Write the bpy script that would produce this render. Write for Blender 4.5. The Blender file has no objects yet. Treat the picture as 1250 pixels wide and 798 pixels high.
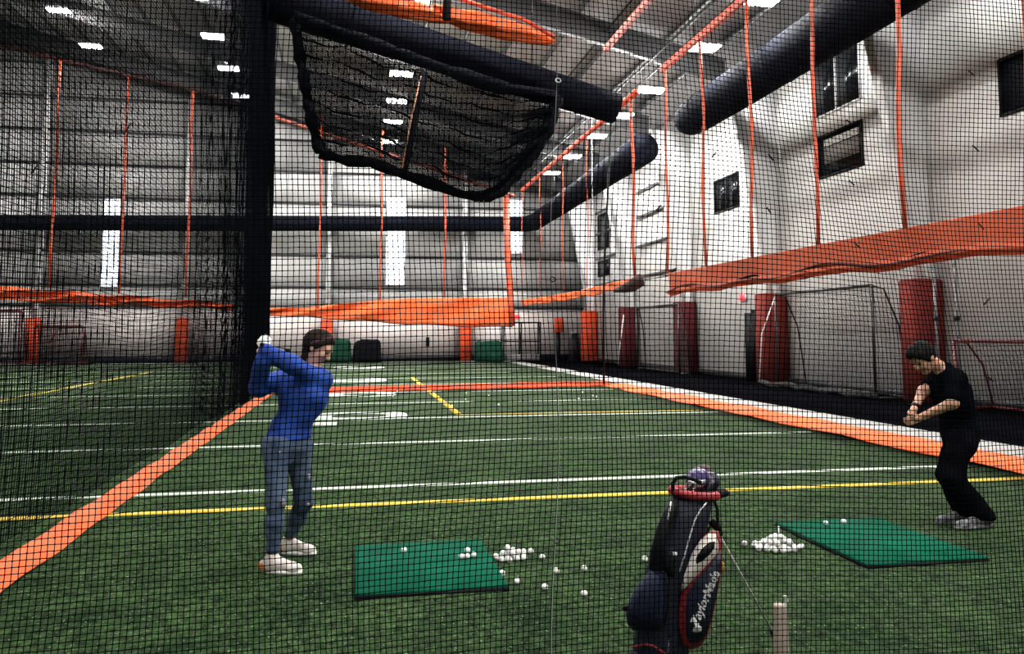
import bpy, math, random
import numpy as np
from mathutils import Vector, Matrix

random.seed(7)
RNG = np.random.default_rng(7)
scene = bpy.context.scene
COL = scene.collection

# ------------------------------------------------------------------ camera
F, PX, PY = 980.0, 625.0, 321.0          # focal length and principal point (photo is cropped at its top)
YAW, TILT, EYE = math.radians(11.0), math.radians(5.0), 1.62
cam_data = bpy.data.cameras.new('camera')
cam = bpy.data.objects.new('camera', cam_data)
COL.objects.link(cam)
cam.location = (0, 0, EYE)
cam.rotation_euler = (math.pi / 2 + TILT, 0, -YAW)
cam_data.sensor_width = 36.0
cam_data.lens = F / 1250.0 * 36.0
cam_data.shift_y = -(399.0 - PY) / 1250.0
cam_data.clip_start = 0.05
cam_data.clip_end = 300
scene.camera = cam

# ------------------------------------------------------------------ world, exposure
world = bpy.data.worlds.new('world')
scene.world = world
world.use_nodes = True
world.node_tree.nodes['Background'].inputs[0].default_value = (0.75, 0.82, 1.0, 1)
world.node_tree.nodes['Background'].inputs[1].default_value = 0.25
scene.view_settings.view_transform = 'Standard'
scene.view_settings.look = 'None'
scene.view_settings.gamma = 1.0
scene.view_settings.use_curve_mapping = False
scene.view_settings.exposure = 0.0
LAMP = 370.0         # radiance of a high bay diffuser
DAYLIGHT = 2.6      # radiance of a translucent daylight panel

_fw = np.array([math.sin(YAW) * math.cos(TILT), math.cos(YAW) * math.cos(TILT), math.sin(TILT)])
_rt = np.array([math.cos(YAW), -math.sin(YAW), 0.0])
_up = np.cross(_rt, _fw)
def _ray(x, y): return _fw + _rt * (x - PX) / F - _up * (y - PY) / F
def at(x, y, Y):                       # point of the place seen at photo pixel (x, y), standing at depth Y
    d = _ray(x, y); return np.array([0, 0, EYE]) + d * (Y / d[1])
def ground(x, y, z=0.0):
    d = _ray(x, y); return np.array([0, 0, EYE]) + d * ((z - EYE) / d[2])

# ------------------------------------------------------------------ materials
MATS = {}
def mat(name, col, rough=0.6, metal=0.0, col2=None, scale=5.0, bump=0.0, bscale=None, emit=0.0, emitcol=None,
        spec=0.5, detail=4.0, lo=0.35, hi=0.65, stretch=None):
    if name in MATS: return MATS[name]
    m = bpy.data.materials.new(name); m.use_nodes = True
    nt = m.node_tree; b = nt.nodes['Principled BSDF']
    b.inputs['Base Color'].default_value = (*col, 1)
    b.inputs['Roughness'].default_value = rough
    b.inputs['Metallic'].default_value = metal
    b.inputs['Specular IOR Level'].default_value = spec
    tc = nt.nodes.new('ShaderNodeTexCoord')
    mp = nt.nodes.new('ShaderNodeMapping')
    nt.links.new(tc.outputs['Object'], mp.inputs['Vector'])
    if stretch: mp.inputs['Scale'].default_value = stretch
    if col2 is not None:
        n = nt.nodes.new('ShaderNodeTexNoise'); n.inputs['Scale'].default_value = scale; n.inputs['Detail'].default_value = detail
        r = nt.nodes.new('ShaderNodeValToRGB')
        r.color_ramp.elements[0].position = lo; r.color_ramp.elements[1].position = hi
        r.color_ramp.elements[0].color = (*col, 1); r.color_ramp.elements[1].color = (*col2, 1)
        nt.links.new(mp.outputs[0], n.inputs['Vector'])
        nt.links.new(n.outputs['Fac'], r.inputs['Fac'])
        nt.links.new(r.outputs['Color'], b.inputs['Base Color'])
    if bump > 0:
        n2 = nt.nodes.new('ShaderNodeTexNoise'); n2.inputs['Scale'].default_value = bscale or scale * 3; n2.inputs['Detail'].default_value = 3
        bp = nt.nodes.new('ShaderNodeBump'); bp.inputs['Strength'].default_value = bump; bp.inputs['Distance'].default_value = 0.02
        nt.links.new(mp.outputs[0], n2.inputs['Vector'])
        nt.links.new(n2.outputs['Fac'], bp.inputs['Height'])
        nt.links.new(bp.outputs['Normal'], b.inputs['Normal'])
    if emit > 0:
        b.inputs['Emission Color'].default_value = (*(emitcol or col), 1)
        b.inputs['Emission Strength'].default_value = emit
    MATS[name] = m
    return m

M_NET = mat('black_netting', (0.0025, 0.003, 0.004), 1.0, spec=0.0)
M_NET2 = mat('black_netting_old', (0.004, 0.0045, 0.006), 1.0, spec=0.0)
M_BLACKCLOTH = mat('black_cloth', (0.003, 0.0035, 0.005), 0.95, col2=(0.006, 0.007, 0.01), scale=3, bump=0.3, bscale=6, spec=0.05)
M_DUCT = mat('black_duct_fabric', (0.004, 0.0045, 0.008), 0.95, col2=(0.006, 0.007, 0.012), scale=2, spec=0.06)
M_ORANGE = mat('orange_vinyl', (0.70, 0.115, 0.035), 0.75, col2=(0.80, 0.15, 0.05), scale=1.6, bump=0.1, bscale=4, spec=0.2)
M_ORANGE_D = mat('orange_rope', (0.62, 0.09, 0.03), 0.6, col2=(0.42, 0.06, 0.025), scale=3)
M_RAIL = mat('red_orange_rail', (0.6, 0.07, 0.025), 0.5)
M_WALL = mat('painted_wall', (0.62, 0.61, 0.60), 0.75, col2=(0.72, 0.71, 0.69), scale=0.35, bump=0.05, bscale=9)
M_LINER = mat('white_liner_panel', (0.60, 0.54, 0.52), 0.7, col2=(0.68, 0.62, 0.60), scale=0.6)
M_INSUL = mat('insulation_facing', (0.46, 0.46, 0.455), 0.75, col2=(0.56, 0.56, 0.55), scale=0.5, bump=0.15, bscale=1.2)
M_INSUL2 = mat('insulation_facing_grey', (0.30, 0.30, 0.30), 0.75, col2=(0.37, 0.37, 0.365), scale=0.5, bump=0.15, bscale=1.2)
M_STEEL = mat('white_painted_steel', (0.68, 0.68, 0.68), 0.5)
M_GIRT = mat('dark_girt_steel', (0.06, 0.062, 0.066), 0.5)
M_RAFTER = mat('grey_rafter_steel', (0.13, 0.13, 0.135), 0.6)
M_ROOF = mat('roof_liner', (0.56, 0.555, 0.55), 0.7, col2=(0.64, 0.63, 0.62), scale=0.6)
M_PURLIN = mat('roof_purlin_steel', (0.16, 0.16, 0.165), 0.5)
M_DARKPIPE = mat('black_pipe', (0.012, 0.012, 0.014), 0.5)
M_TRACK = mat('black_rubber_track', (0.0025, 0.0025, 0.0035), 1.0, col2=(0.004, 0.004, 0.005), scale=60, spec=0.0)
M_KERB = mat('pale_kerb', (0.30, 0.30, 0.295), 0.9, col2=(0.38, 0.38, 0.37), scale=2.5)
M_LINE = mat('white_turf_paint', (0.62, 0.66, 0.62), 0.9, col2=(0.42, 0.50, 0.42), scale=40)
M_YLINE = mat('yellow_turf_paint', (0.75, 0.50, 0.03), 0.8, col2=(0.6, 0.42, 0.05), scale=40)
M_WHITE = mat('white_plastic', (0.86, 0.85, 0.83), 0.35)
M_GLASSDARK = mat('dark_glass', (0.006, 0.007, 0.009), 0.2, spec=0.15)
M_BLACK = mat('black_metal', (0.007, 0.007, 0.009), 0.6, spec=0.2)
M_BASE = mat('black_base_trim', (0.008, 0.008, 0.012), 0.6)

# turf: fibrous green with lighter flecks and worn patches
def turf_material():
    m = bpy.data.materials.new('artificial_turf'); m.use_nodes = True
    nt = m.node_tree; b = nt.nodes['Principled BSDF']
    b.inputs['Roughness'].default_value = 0.9; b.inputs['Specular IOR Level'].default_value = 0.1
    tc = nt.nodes.new('ShaderNodeTexCoord')
    def noise(scale, detail, stretch=(1, 1, 1), rough=0.55):
        mp = nt.nodes.new('ShaderNodeMapping'); mp.inputs['Scale'].default_value = stretch
        n = nt.nodes.new('ShaderNodeTexNoise'); n.inputs['Scale'].default_value = scale
        n.inputs['Detail'].default_value = detail; n.inputs['Roughness'].default_value = rough
        nt.links.new(tc.outputs['Object'], mp.inputs['Vector']); nt.links.new(mp.outputs[0], n.inputs['Vector'])
        return n
    def ramp(n, p0, c0, p1, c1):
        r = nt.nodes.new('ShaderNodeValToRGB'); e = r.color_ramp.elements
        e[0].position = p0; e[1].position = p1; e[0].color = (*c0, 1); e[1].color = (*c1, 1)
        nt.links.new(n.outputs['Fac'], r.inputs['Fac']); return r
    patch = noise(1.6, 6, (1.0, 1.0, 1), 0.75)
    base = ramp(patch, 0.34, (0.008, 0.022, 0.008), 0.68, (0.042, 0.078, 0.027))
    fib = noise(17, 5, (1, 0.8, 1), 0.75)
    fr = ramp(fib, 0.36, (0.15, 0.20, 0.15), 0.66, (2.3, 2.15, 2.3))
    mix = nt.nodes.new('ShaderNodeMix'); mix.data_type = 'RGBA'; mix.blend_type = 'MULTIPLY'; mix.inputs[0].default_value = 1
    mix.clamp_result = False
    nt.links.new(base.outputs[0], mix.inputs[6]); nt.links.new(fr.outputs[0], mix.inputs[7])
    fl = noise(48, 2, (1, 0.6, 1))
    flr = ramp(fl, 0.62, (0, 0, 0), 0.74, (0.85, 0.85, 0.85))
    mix2 = nt.nodes.new('ShaderNodeMix'); mix2.data_type = 'RGBA'
    mix2.inputs[7].default_value = (0.22, 0.31, 0.17, 1)
    nt.links.new(flr.outputs[0], mix2.inputs[0]); nt.links.new(mix.outputs[2], mix2.inputs[6])
    nt.links.new(mix2.outputs[2], b.inputs['Base Color'])
    bp = nt.nodes.new('ShaderNodeBump'); bp.inputs['Strength'].default_value = 0.7; bp.inputs['Distance'].default_value = 0.03
    nt.links.new(fib.outputs['Fac'], bp.inputs['Height']); nt.links.new(bp.outputs['Normal'], b.inputs['Normal'])
    return m
M_TURF = turf_material()

# ------------------------------------------------------------------ mesh helpers
def A(p): return np.asarray(p, dtype=float)
def unit(v):
    v = A(v); return v / (np.linalg.norm(v) + 1e-12)

def mesh_from(name, V, quads=None, tris=None, polys=None, smooth=False):
    me = bpy.data.meshes.new(name)
    V = np.asarray(V, dtype=np.float32).reshape(-1, 3)
    loops, totals = [], []
    if quads is not None and len(quads):
        q = np.asarray(quads, dtype=np.int32).reshape(-1, 4); loops.append(q.ravel()); totals.append(np.full(len(q), 4, np.int32))
    if tris is not None and len(tris):
        t = np.asarray(tris, dtype=np.int32).reshape(-1, 3); loops.append(t.ravel()); totals.append(np.full(len(t), 3, np.int32))
    if polys:
        for p in polys: loops.append(np.asarray(p, dtype=np.int32)); totals.append(np.array([len(p)], np.int32))
    L = np.concatenate(loops); T = np.concatenate(totals)
    S = np.concatenate([[0], np.cumsum(T)[:-1]]).astype(np.int32)
    me.vertices.add(len(V)); me.vertices.foreach_set('co', V.ravel())
    me.loops.add(len(L)); me.loops.foreach_set('vertex_index', L)
    me.polygons.add(len(T)); me.polygons.foreach_set('loop_start', S)
    if smooth: me.polygons.foreach_set('use_smooth', np.ones(len(T), dtype=bool))
    me.update(calc_edges=True); me.validate(clean_customdata=False)
    return me

class MB:
    """collects shapes (world coordinates) into one mesh"""
    def __init__(s): s.V = []; s.P = []; s.n = 0
    def add(s, V, polys):
        V = [tuple(map(float, v)) for v in V]
        s.P += [[i + s.n for i in p] for p in polys]; s.V += V; s.n += len(V); return s
    def box(s, x0, x1, y0, y1, z0, z1):
        V = [(x0, y0, z0), (x1, y0, z0), (x1, y1, z0), (x0, y1, z0), (x0, y0, z1), (x1, y0, z1), (x1, y1, z1), (x0, y1, z1)]
        return s.add(V, [[0, 3, 2, 1], [4, 5, 6, 7], [0, 1, 5, 4], [1, 2, 6, 5], [2, 3, 7, 6], [3, 0, 4, 7]])
    def bevel_box(s, x0, x1, y0, y1, z0, z1, b):
        # box with chamfered vertical edges and top
        def ring(x0, x1, y0, y1, b, z):
            return [(x0 + b, y0, z), (x1 - b, y0, z), (x1, y0 + b, z), (x1, y1 - b, z), (x1 - b, y1, z), (x0 + b, y1, z), (x0, y1 - b, z), (x0, y0 + b, z)]
        R = ring(x0, x1, y0, y1, b, z0) + ring(x0, x1, y0, y1, b, z1 - b) + ring(x0 + b, x1 - b, y0 + b, y1 - b, b, z1)
        P = [[i, (i + 1) % 8, 8 + (i + 1) % 8, 8 + i] for i in range(8)] + [[8 + i, 8 + (i + 1) % 8, 16 + (i + 1) % 8, 16 + i] for i in range(8)]
        P += [list(range(16, 24)), list(range(7, -1, -1))]
        return s.add(R, P)
    def tube(s, pts, r, n=6, cap=True):
        pts = [A(p) for p in pts]; m = len(pts)
        rs = list(r) if hasattr(r, '__len__') else [r] * m
        V = []
        ref = None
        for i, p in enumerate(pts):
            d = unit(pts[min(i + 1, m - 1)] - pts[max(i - 1, 0)])
            if ref is None: ref = A((0, 0, 1)) if abs(d[2]) < 0.9 else A((1, 0, 0))
            a = unit(np.cross(d, ref)); b = np.cross(a, d); ref = b
            for k in range(n):
                t = 2 * math.pi * k / n
                V.append(p + rs[i] * (a * math.cos(t) + b * math.sin(t)))
        P = [[i * n + k, i * n + (k + 1) % n, (i + 1) * n + (k + 1) % n, (i + 1) * n + k] for i in range(m - 1) for k in range(n)]
        if cap: P += [list(range(n - 1, -1, -1)), [(m - 1) * n + k for k in range(n)]]
        return s.add(V, P)
    def prism(s, outline, off):
        """closed outline (list of 3d points) extruded along the vector off"""
        O = [A(p) for p in outline]; n = len(O); off = A(off)
        V = O + [p + off for p in O]
        return s.add(V, [list(range(n - 1, -1, -1)), [n + i for i in range(n)]] + [[i, (i + 1) % n, n + (i + 1) % n, n + i] for i in range(n)])
    def loft(s, rings, cap=True):
        n = len(rings[0]); V = [p for r in rings for p in r]; m = len(rings)
        P = [[i * n + k, i * n + (k + 1) % n, (i + 1) * n + (k + 1) % n, (i + 1) * n + k] for i in range(m - 1) for k in range(n)]
        if cap: P += [list(range(n - 1, -1, -1)), [(m - 1) * n + k for k in range(n)]]
        return s.add(V, P)
    def sheet(s, pos, nu, nv, thick=(0, 0.012, 0)):
        V = [A(pos(i / nu, j / nv)) for i in range(nu + 1) for j in range(nv + 1)]
        t = A(thick); W = V + [v + t for v in V]; o = len(V); c = nv + 1
        P = []
        for i in range(nu):
            for j in range(nv):
                a, b, d, e = i * c + j, (i + 1) * c + j, (i + 1) * c + j + 1, i * c + j + 1
                P.append([a, b, d, e]); P.append([o + e, o + d, o + b, o + a])
        edge = [i * c for i in range(nu + 1)] + [nu * c + j for j in range(1, nv + 1)] + [i * c + nv for i in range(nu - 1, -1, -1)] + [j for j in range(nv - 1, 0, -1)]
        for k in range(len(edge)):
            a, b = edge[k], edge[(k + 1) % len(edge)]; P.append([a, o + a, o + b, b])
        return s.add(W, P)
    def mesh(s, name, base=(0, 0, 0), smooth=False):
        V = np.array(s.V) - A(base)
        return mesh_from(name, V, polys=s.P, smooth=smooth)

def obj(name, me, m=None, parent=None, loc=None):
    o = bpy.data.objects.new(name, me); COL.objects.link(o)
    if m is not None and me is not None and not me.materials: me.materials.append(m)
    if parent is not None: o.parent = parent
    if loc is not None: o.location = loc
    return o
def tag(o, label, cat, group=None):
    o['label'] = label; o['category'] = cat
    if group: o['group'] = group
    return o
def structure(o, label=None):
    o['kind'] = 'structure'
    if label: o['label'] = label
    return o
class Thing:
    """an Empty at the base of a thing; parts are given in world coordinates"""
    def __init__(s, name, loc, label, cat, group=None, struct=False):
        s.base = A(loc); s.o = bpy.data.objects.new(name, None); COL.objects.link(s.o)
        s.o.location = tuple(s.base); s.o.empty_display_size = 0.1
        if struct: structure(s.o, label)
        else: tag(s.o, label, cat, group)
    def part(s, name, mb, m, under=None, smooth=False, label=None, stuff=False):
        me = mb.mesh(name, s.base, smooth) if isinstance(mb, MB) else mb
        o = obj(name, me, m, under or s.o)
        if label: o['label'] = label
        if stuff: o['kind'] = 'stuff'
        return o
def copy_tree(o, loc, label=None, group=None):
    c = o.copy(); COL.objects.link(c); c.location = loc
    if label: c['label'] = label
    if group: c['group'] = group
    def kids(src, dst):
        for ch in list(src.children):
            d = ch.copy(); COL.objects.link(d); d.parent = dst; kids(ch, d)
    kids(o, c)
    return c

def net_mesh(name, P, n, base=(0, 0, 0), r=0.0015, knot=0.0, su=1, sv=1):
    """knotted net: P is a (nu, nv, 3) grid of knot positions, n the net's normal; su/sv thin out the tube rings"""
    P = np.asarray(P) - A(base); n = unit(n)
    Vs, Q, T, off = [], [], [], 0
    for fam in (0, 1):
        G = P if fam == 0 else P.transpose(1, 0, 2)
        step = sv if fam == 0 else su
        idx = np.unique(np.concatenate([np.arange(0, G.shape[1], step), [G.shape[1] - 1]]))
        G = G[:, idx]
        d = unit((G[:, -1] - G[:, 0]).mean(0)); a = unit(np.cross(d, n))
        offs = np.array([r * (a * math.cos(t) + n * math.sin(t)) for t in (math.pi / 2, math.pi * 7 / 6, math.pi * 11 / 6)])
        N, Mn = G.shape[:2]
        V = (G[:, :, None, :] + offs[None, None]).reshape(-1, 3)
        i = np.arange(N)[:, None] * Mn * 3; j = np.arange(Mn - 1)[None] * 3
        s0 = (i + j).ravel() + off
        for k in range(3):
            k2 = (k + 1) % 3
            Q.append(np.stack([s0 + k, s0 + k2, s0 + 3 + k2, s0 + 3 + k], 1))
        Vs.append(V); off += len(V)
    if knot > 0:
        K = P.reshape(-1, 3)
        o6 = np.array([(1, 0, 0), (-1, 0, 0), (0, 1, 0), (0, -1, 0), (0, 0, 1), (0, 0, -1)]) * knot
        V = (K[:, None] + o6[None]).reshape(-1, 3)
        b = np.arange(len(K)) * 6 + off
        for t in ((0, 2, 4), (2, 1, 4), (1, 3, 4), (3, 0, 4), (2, 0, 5), (1, 2, 5), (3, 1, 5), (0, 3, 5)):
            T.append(np.stack([b + t[0], b + t[1], b + t[2]], 1))
        Vs.append(V); off += len(V)
    return mesh_from(name, np.concatenate(Vs), np.concatenate(Q), np.concatenate(T) if T else None)

# ================================================================== THE HALL
XR, XL, YB, YF = 13.8, -30.0, 48.0, -8.0
RIDGE = -21.0
def roof(x):
    return 10.4 + 0.24 * (XR - x) if x > RIDGE else 10.4 + 0.24 * (XR - RIDGE) - 0.24 * (RIDGE - x)

# floor (turf) and its painted lines
floor = structure(obj('floor', MB().box(XL, 8.5, YF, 47.0, -0.2, 0).mesh('floor'), M_TURF))
def line(name, x0, x1, y0, y1, m):
    return obj(name, MB().box(x0, x1, y0, y1, 0.0, 0.004).mesh(name), m, floor)
for k in range(12):
    y = 8.8 + 3.45 * k
    line('yard_line', XL + 1, 7.4, y - 0.06, y + 0.06, M_LINE)
line('sideline', XL + 1, 8.4, 7.86, 7.98, M_YLINE)
line('boundary_line', 2.0, 2.14, 16.15, 30.0, M_YLINE)
line('boundary_line', 2.14, 7.4, 16.12, 16.20, M_YLINE)
line('boundary_line', -8.5, -8.3, 12.0, 36.0, M_YLINE)
line('end_line', XL + 1, 8.4, 46.5, 46.9, M_LINE)
# painted field numerals: wide ring-shaped figures
def numeral(cx, cy, w, h, sw, kind):
    mb = MB(); n = 28
    if kind == 'ring':
        outer = [(cx + w / 2 * np.sign(math.cos(t)) * abs(math.cos(t)) ** 0.6, cy + h / 2 * np.sign(math.sin(t)) * abs(math.sin(t)) ** 0.6) for t in np.linspace(0, 2 * math.pi, n, endpoint=False)]
        inner = [(cx + (x - cx) * (w - 2 * sw) / w, cy + (y - cy) * (h - 2 * sw) / h) for x, y in outer]
        V = [(x, y, 0.0005) for x, y in outer] + [(x, y, 0.0005) for x, y in inner] + [(x, y, 0.005) for x, y in outer] + [(x, y, 0.005) for x, y in inner]
        P = []
        for i in range(n):
            j = (i + 1) % n
            P += [[2 * n + i, 2 * n + j, 3 * n + j, 3 * n + i], [i, n + i, n + j, j], [i, j, 2 * n + j, 2 * n + i], [n + i, 3 * n + i, 3 * n + j, n + j]]
        mb.add(V, P)
    else:
        mb.box(cx - w / 2, cx + w / 2, cy - h / 2, cy + h / 2, 0.0005, 0.005)
    return obj('field_numeral', mb.mesh('field_numeral'), M_LINE, floor)
numeral(0.1, 16.3, 1.9, 1.5, 0.42, 'ring'); numeral(-0.55, 15.0, 0.5, 0.5, 0.2, 'bar')
numeral(0.15, 22.0, 1.9, 1.6, 0.5, 'ring'); numeral(0.05, 28.6, 2.1, 2.2, 0.7, 'ring'); numeral(0.2, 39.3, 2.4, 2.6, 0.9, 'ring')

# kerb, black track, base trims
structure(obj('trim_1', MB().box(8.5, 9.35, YF, 47.0, -0.2, 0.012).mesh('kerb'), M_KERB))
structure(obj('floor_track', MB().box(9.35, XR, YF, 47.0, -0.2, 0.008).box(XL, XR, 47.0, YB, -0.2, 0.008).mesh('track'), M_TRACK))

# back wall: gable shape with girts, columns, insulation panels
def gable(y0, y1):
    xs = [XR, RIDGE, XL]
    out = [(XR, y0, -0.2), (XR, y0, roof(XR)), (RIDGE, y0, roof(RIDGE)), (XL, y0, roof(XL)), (XL, y0, -0.2)]
    return MB().prism(out, (0, y1 - y0, 0))
wall_back = structure(obj('wall_back', gable(YB, YB + 0.3).mesh('wall_back'), M_INSUL))
structure(obj('wall_front', gable(YF - 0.3, YF).mesh('wall_front'), M_WALL))
structure(obj('wall_left', MB().box(XL - 0.3, XL, YF, YB, -0.2, roof(XL)).mesh('wall_left'), M_INSUL))
colx = [-24.8, -17.0, -9.45, -1.6, 6.4]
levels = [3.15, 4.3, 6.15, 9.2, 11.05, 12.9, 14.8, 16.7]
edges = [XL] + colx + [XR]
for i in range(len(edges) - 1):
    x0, x1 = edges[i] + 0.16, edges[i + 1] - 0.16
    obj('liner_panel', MB().box(x0, x1, YB - 0.05, YB, 0.35, levels[0]).mesh('liner_panel'), M_LINER, wall_back)
    for j in range(len(levels) - 1):
        z0, z1 = levels[j], levels[j + 1]
        if z1 + 0.2 > min(roof(x0), roof(x1)): continue
        grey = (edges[i] == -1.6 and j in (0, 1)) or (edges[i] == -9.45 and j == 4) or (edges[i] == -24.8 and j == 1)
        obj('insulation_panel', MB().box(x0, x1, YB - 0.04, YB, z0 + 0.05, z1 - 0.05).mesh('insulation_panel'), M_INSUL2 if grey else M_INSUL, wall_back)
for z in levels:
    # girts stop at the roof slope
    x1 = XR if z < roof(XR) - 0.4 else XR - (z + 0.4 - roof(XR)) / 0.24
    obj('girt', MB().box(XL, x1, YB - 0.16, YB - 0.05, z - 0.05, z + 0.06).mesh('girt'), M_GIRT, wall_back)
for x in colx:
    t = roof(x) - 0.3
    mb = MB().box(x - 0.13, x + 0.13, YB - 0.42, YB - 0.39, 0, t).box(x - 0.01, x + 0.01, YB - 0.39, YB - 0.05, 0, t).box(x - 0.13, x + 0.13, YB - 0.08, YB - 0.05, 0, t)
    obj('end_wall_column', mb.mesh('end_wall_column'), M_STEEL, wall_back)
structure(obj('baseboard_back', MB().box(XL, XR, YB - 0.1, YB, 0.008, 0.36).mesh('baseboard_back'), M_BASE))

# right wall
wall_right = structure(obj('wall_right', MB().box(XR, XR + 0.3, YF, YB, -0.2, roof(XR)).mesh('wall_right'), M_WALL))
BAYS = [2.95, 10.0, 17.1, 24.2, 31.3, 38.35, 45.3]
for (y0, y1) in ((31.7, 37.9), (38.9, 44.9), (45.8, 47.8)):
    for z in (4.4, 5.9, 7.35, 8.6):
        obj('girt', MB().box(XR - 0.12, XR, y0, y1, z - 0.05, z + 0.06).mesh('girt'), M_GIRT, wall_right)
# tapered steel columns of the rigid frames (inner flange leans into the hall as it rises)
def xin(z): return 13.06 - 0.19 * (z - 4.4)
def column(y):
    zt = roof(XR) - 0.25
    out = [(XR - 0.02, y - 0.012, 0), (XR - 0.02, y - 0.012, zt), (xin(zt), y - 0.012, zt), (xin(2.0) , y - 0.012, 2.0), (xin(2.0), y - 0.012, 0)]
    mb = MB().prism(out, (0, 0.024, 0))
    fl = [(xin(2.0), y - 0.17, 0), (xin(2.0), y + 0.17, 0), (xin(2.0), y + 0.17, 2.0), (xin(zt), y + 0.17, zt), (xin(zt), y - 0.17, zt), (xin(2.0), y - 0.17, 2.0)]
    mb.loft([[(xin(z) - 0.015, y - 0.17, z), (xin(z) + 0.015, y - 0.17, z), (xin(z) + 0.015, y + 0.17, z), (xin(z) - 0.015, y + 0.17, z)] for z in (2.0, zt)])
    mb.box(xin(2.0) - 0.015, xin(2.0) + 0.015, y - 0.17, y + 0.17, 0, 2.0)
    return mb
for y in BAYS:
    structure(obj('steel_column', column(y).mesh('steel_column'), M_STEEL))
structure(obj('baseboard_right', MB().box(XR - 0.06, XR, YF, YB - 0.1, 0.008, 0.2).mesh('baseboard_right'), M_BASE))

# roof: liner, rafters, purlins
def roof_slab(z0, z1):
    out = [(XR + 0.3, YF, roof(XR + 0.3) + z0), (RIDGE, YF, roof(RIDGE) + z0), (XL - 0.3, YF, roof(XL - 0.3) + z0),
           (XL - 0.3, YF, roof(XL - 0.3) + z1), (RIDGE, YF, roof(RIDGE) + z1), (XR + 0.3, YF, roof(XR + 0.3) + z1)]
    return MB().prism(out, (0, YB - YF + 0.3, 0))
ceiling = structure(obj('ceiling', roof_slab(0, 0.25).mesh('ceiling'), M_ROOF))
x = XR - 0.9
while x > XL:
    if abs(x - RIDGE) > 0.4:
        z = roof(x)
        obj('purlin', MB().box(x - 0.035, x + 0.035, YF, YB, z - 0.2, z).mesh('purlin'), M_PURLIN, ceiling)
    x -= 1.5
for y in BAYS:
    mb = MB()
    for (xa, xb) in ((xin(roof(XR)), RIDGE), (RIDGE, XL)):
        za, zb = roof(xa) - 0.2, roof(xb) - 0.2
        d = 0.75
        mb.prism([(xa, y - 0.012, za), (xb, y - 0.012, zb), (xb, y - 0.012, zb - d), (xa, y - 0.012, za - d)], (0, 0.024, 0))
        mb.prism([(xa, y - 0.13, za - d), (xb, y - 0.13, zb - d), (xb, y - 0.13, zb - d - 0.025), (xa, y - 0.13, za - d - 0.025)], (0, 0.26, 0))
        mb.prism([(xa, y - 0.13, za), (xb, y - 0.13, zb), (xb, y - 0.13, zb - 0.025), (xa, y - 0.13, za - 0.025)], (0, 0.26, 0))
    obj('rafter', mb.mesh('rafter'), M_RAFTER, ceiling)

# windows in the right wall
def wall_window(n, y0, y1, z0, z1, mull=0, frame=M_BLACK, lit=False):
    t = Thing('window_%d' % n, (XR, (y0 + y1) / 2, z0), None, None, struct=True)
    x = XR
    mb = MB().box(x - 0.05, x + 0.0, y0 - 0.06, y0, z0 - 0.06, z1 + 0.06).box(x - 0.05, x, y1, y1 + 0.06, z0 - 0.06, z1 + 0.06)
    mb.box(x - 0.05, x, y0, y1, z0 - 0.06, z0).box(x - 0.05, x, y0, y1, z1, z1 + 0.06)
    t.part('window_frame', mb, frame)
    ys = np.linspace(y0, y1, mull + 2)
    for k in range(mull): t.part('mullion', MB().box(x - 0.045, x - 0.005, ys[k + 1] - 0.035, ys[k + 1] + 0.035, z0, z1), frame)
    for k in range(mull + 1): t.part('pane', MB().box(x - 0.025, x - 0.008, ys[k], ys[k + 1], z0, z1), M_GLASSDARK)
    if lit:   # reflections in the lower window, painted as a white and a grey plate
        t.part('bright_reflection', MB().box(x - 0.04, x - 0.026, y0 + 0.1, y1 - 0.35, z1 - 0.32, z1 - 0.12), M_WHITE)
        t.part('dim_reflection', MB().box(x - 0.04, x - 0.026, y0 + 0.1, y1 - 0.35, z1 - 0.85, z1 - 0.36), mat('grey_reflection', (0.12, 0.105, 0.1), 0.6))
    return t
wall_window(1, 19.75, 22.0, 8.2, 9.85, 1, M_STEEL)
wall_window(2, 19.75, 21.9, 6.33, 7.52, 0, lit=True)
wall_window(3, 27.15, 29.1, 6.33, 7.52, 1)
wall_window(4, 12.6, 14.8, 6.38, 7.55, 0)
wall_window(5, 42.6, 44.6, 6.45, 8.4, 0)
wall_window(6, 42.6, 44.6, 4.9, 5.7, 0)
# tall daylight panels in the back wall
M_DAY = mat('translucent_daylight', (0.85, 0.9, 1.0), 0.4, emit=DAYLIGHT, emitcol=(0.86, 0.92, 1.0))
for n, (x0, x1, z0, z1) in enumerate(((-13.85, -13.0, 4.2, 9.08), (1.72, 2.8, 4.5, 9.7), (8.95, 9.95, 6.5, 9.75), (-21.0, -20.1, 4.2, 9.0))):
    t = Thing('window_%d' % (7 + n), ((x0 + x1) / 2, YB, z0), None, None, struct=True)
    mb = MB().box(x0 - 0.06, x0, YB - 0.2, YB - 0.05, z0, z1).box(x1, x1 + 0.06, YB - 0.2, YB - 0.05, z0, z1).box(x0 - 0.06, x1 + 0.06, YB - 0.2, YB - 0.05, z0 - 0.06, z0).box(x0 - 0.06, x1 + 0.06, YB - 0.2, YB - 0.05, z1, z1 + 0.06)
    t.part('window_frame', mb, M_STEEL)
    h = (z1 - z0) / 3
    for k in range(3): t.part('pane', MB().box(x0, x1, YB - 0.18, YB - 0.165, z0 + k * h + 0.01, z0 + (k + 1) * h - 0.01), M_DAY)

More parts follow.
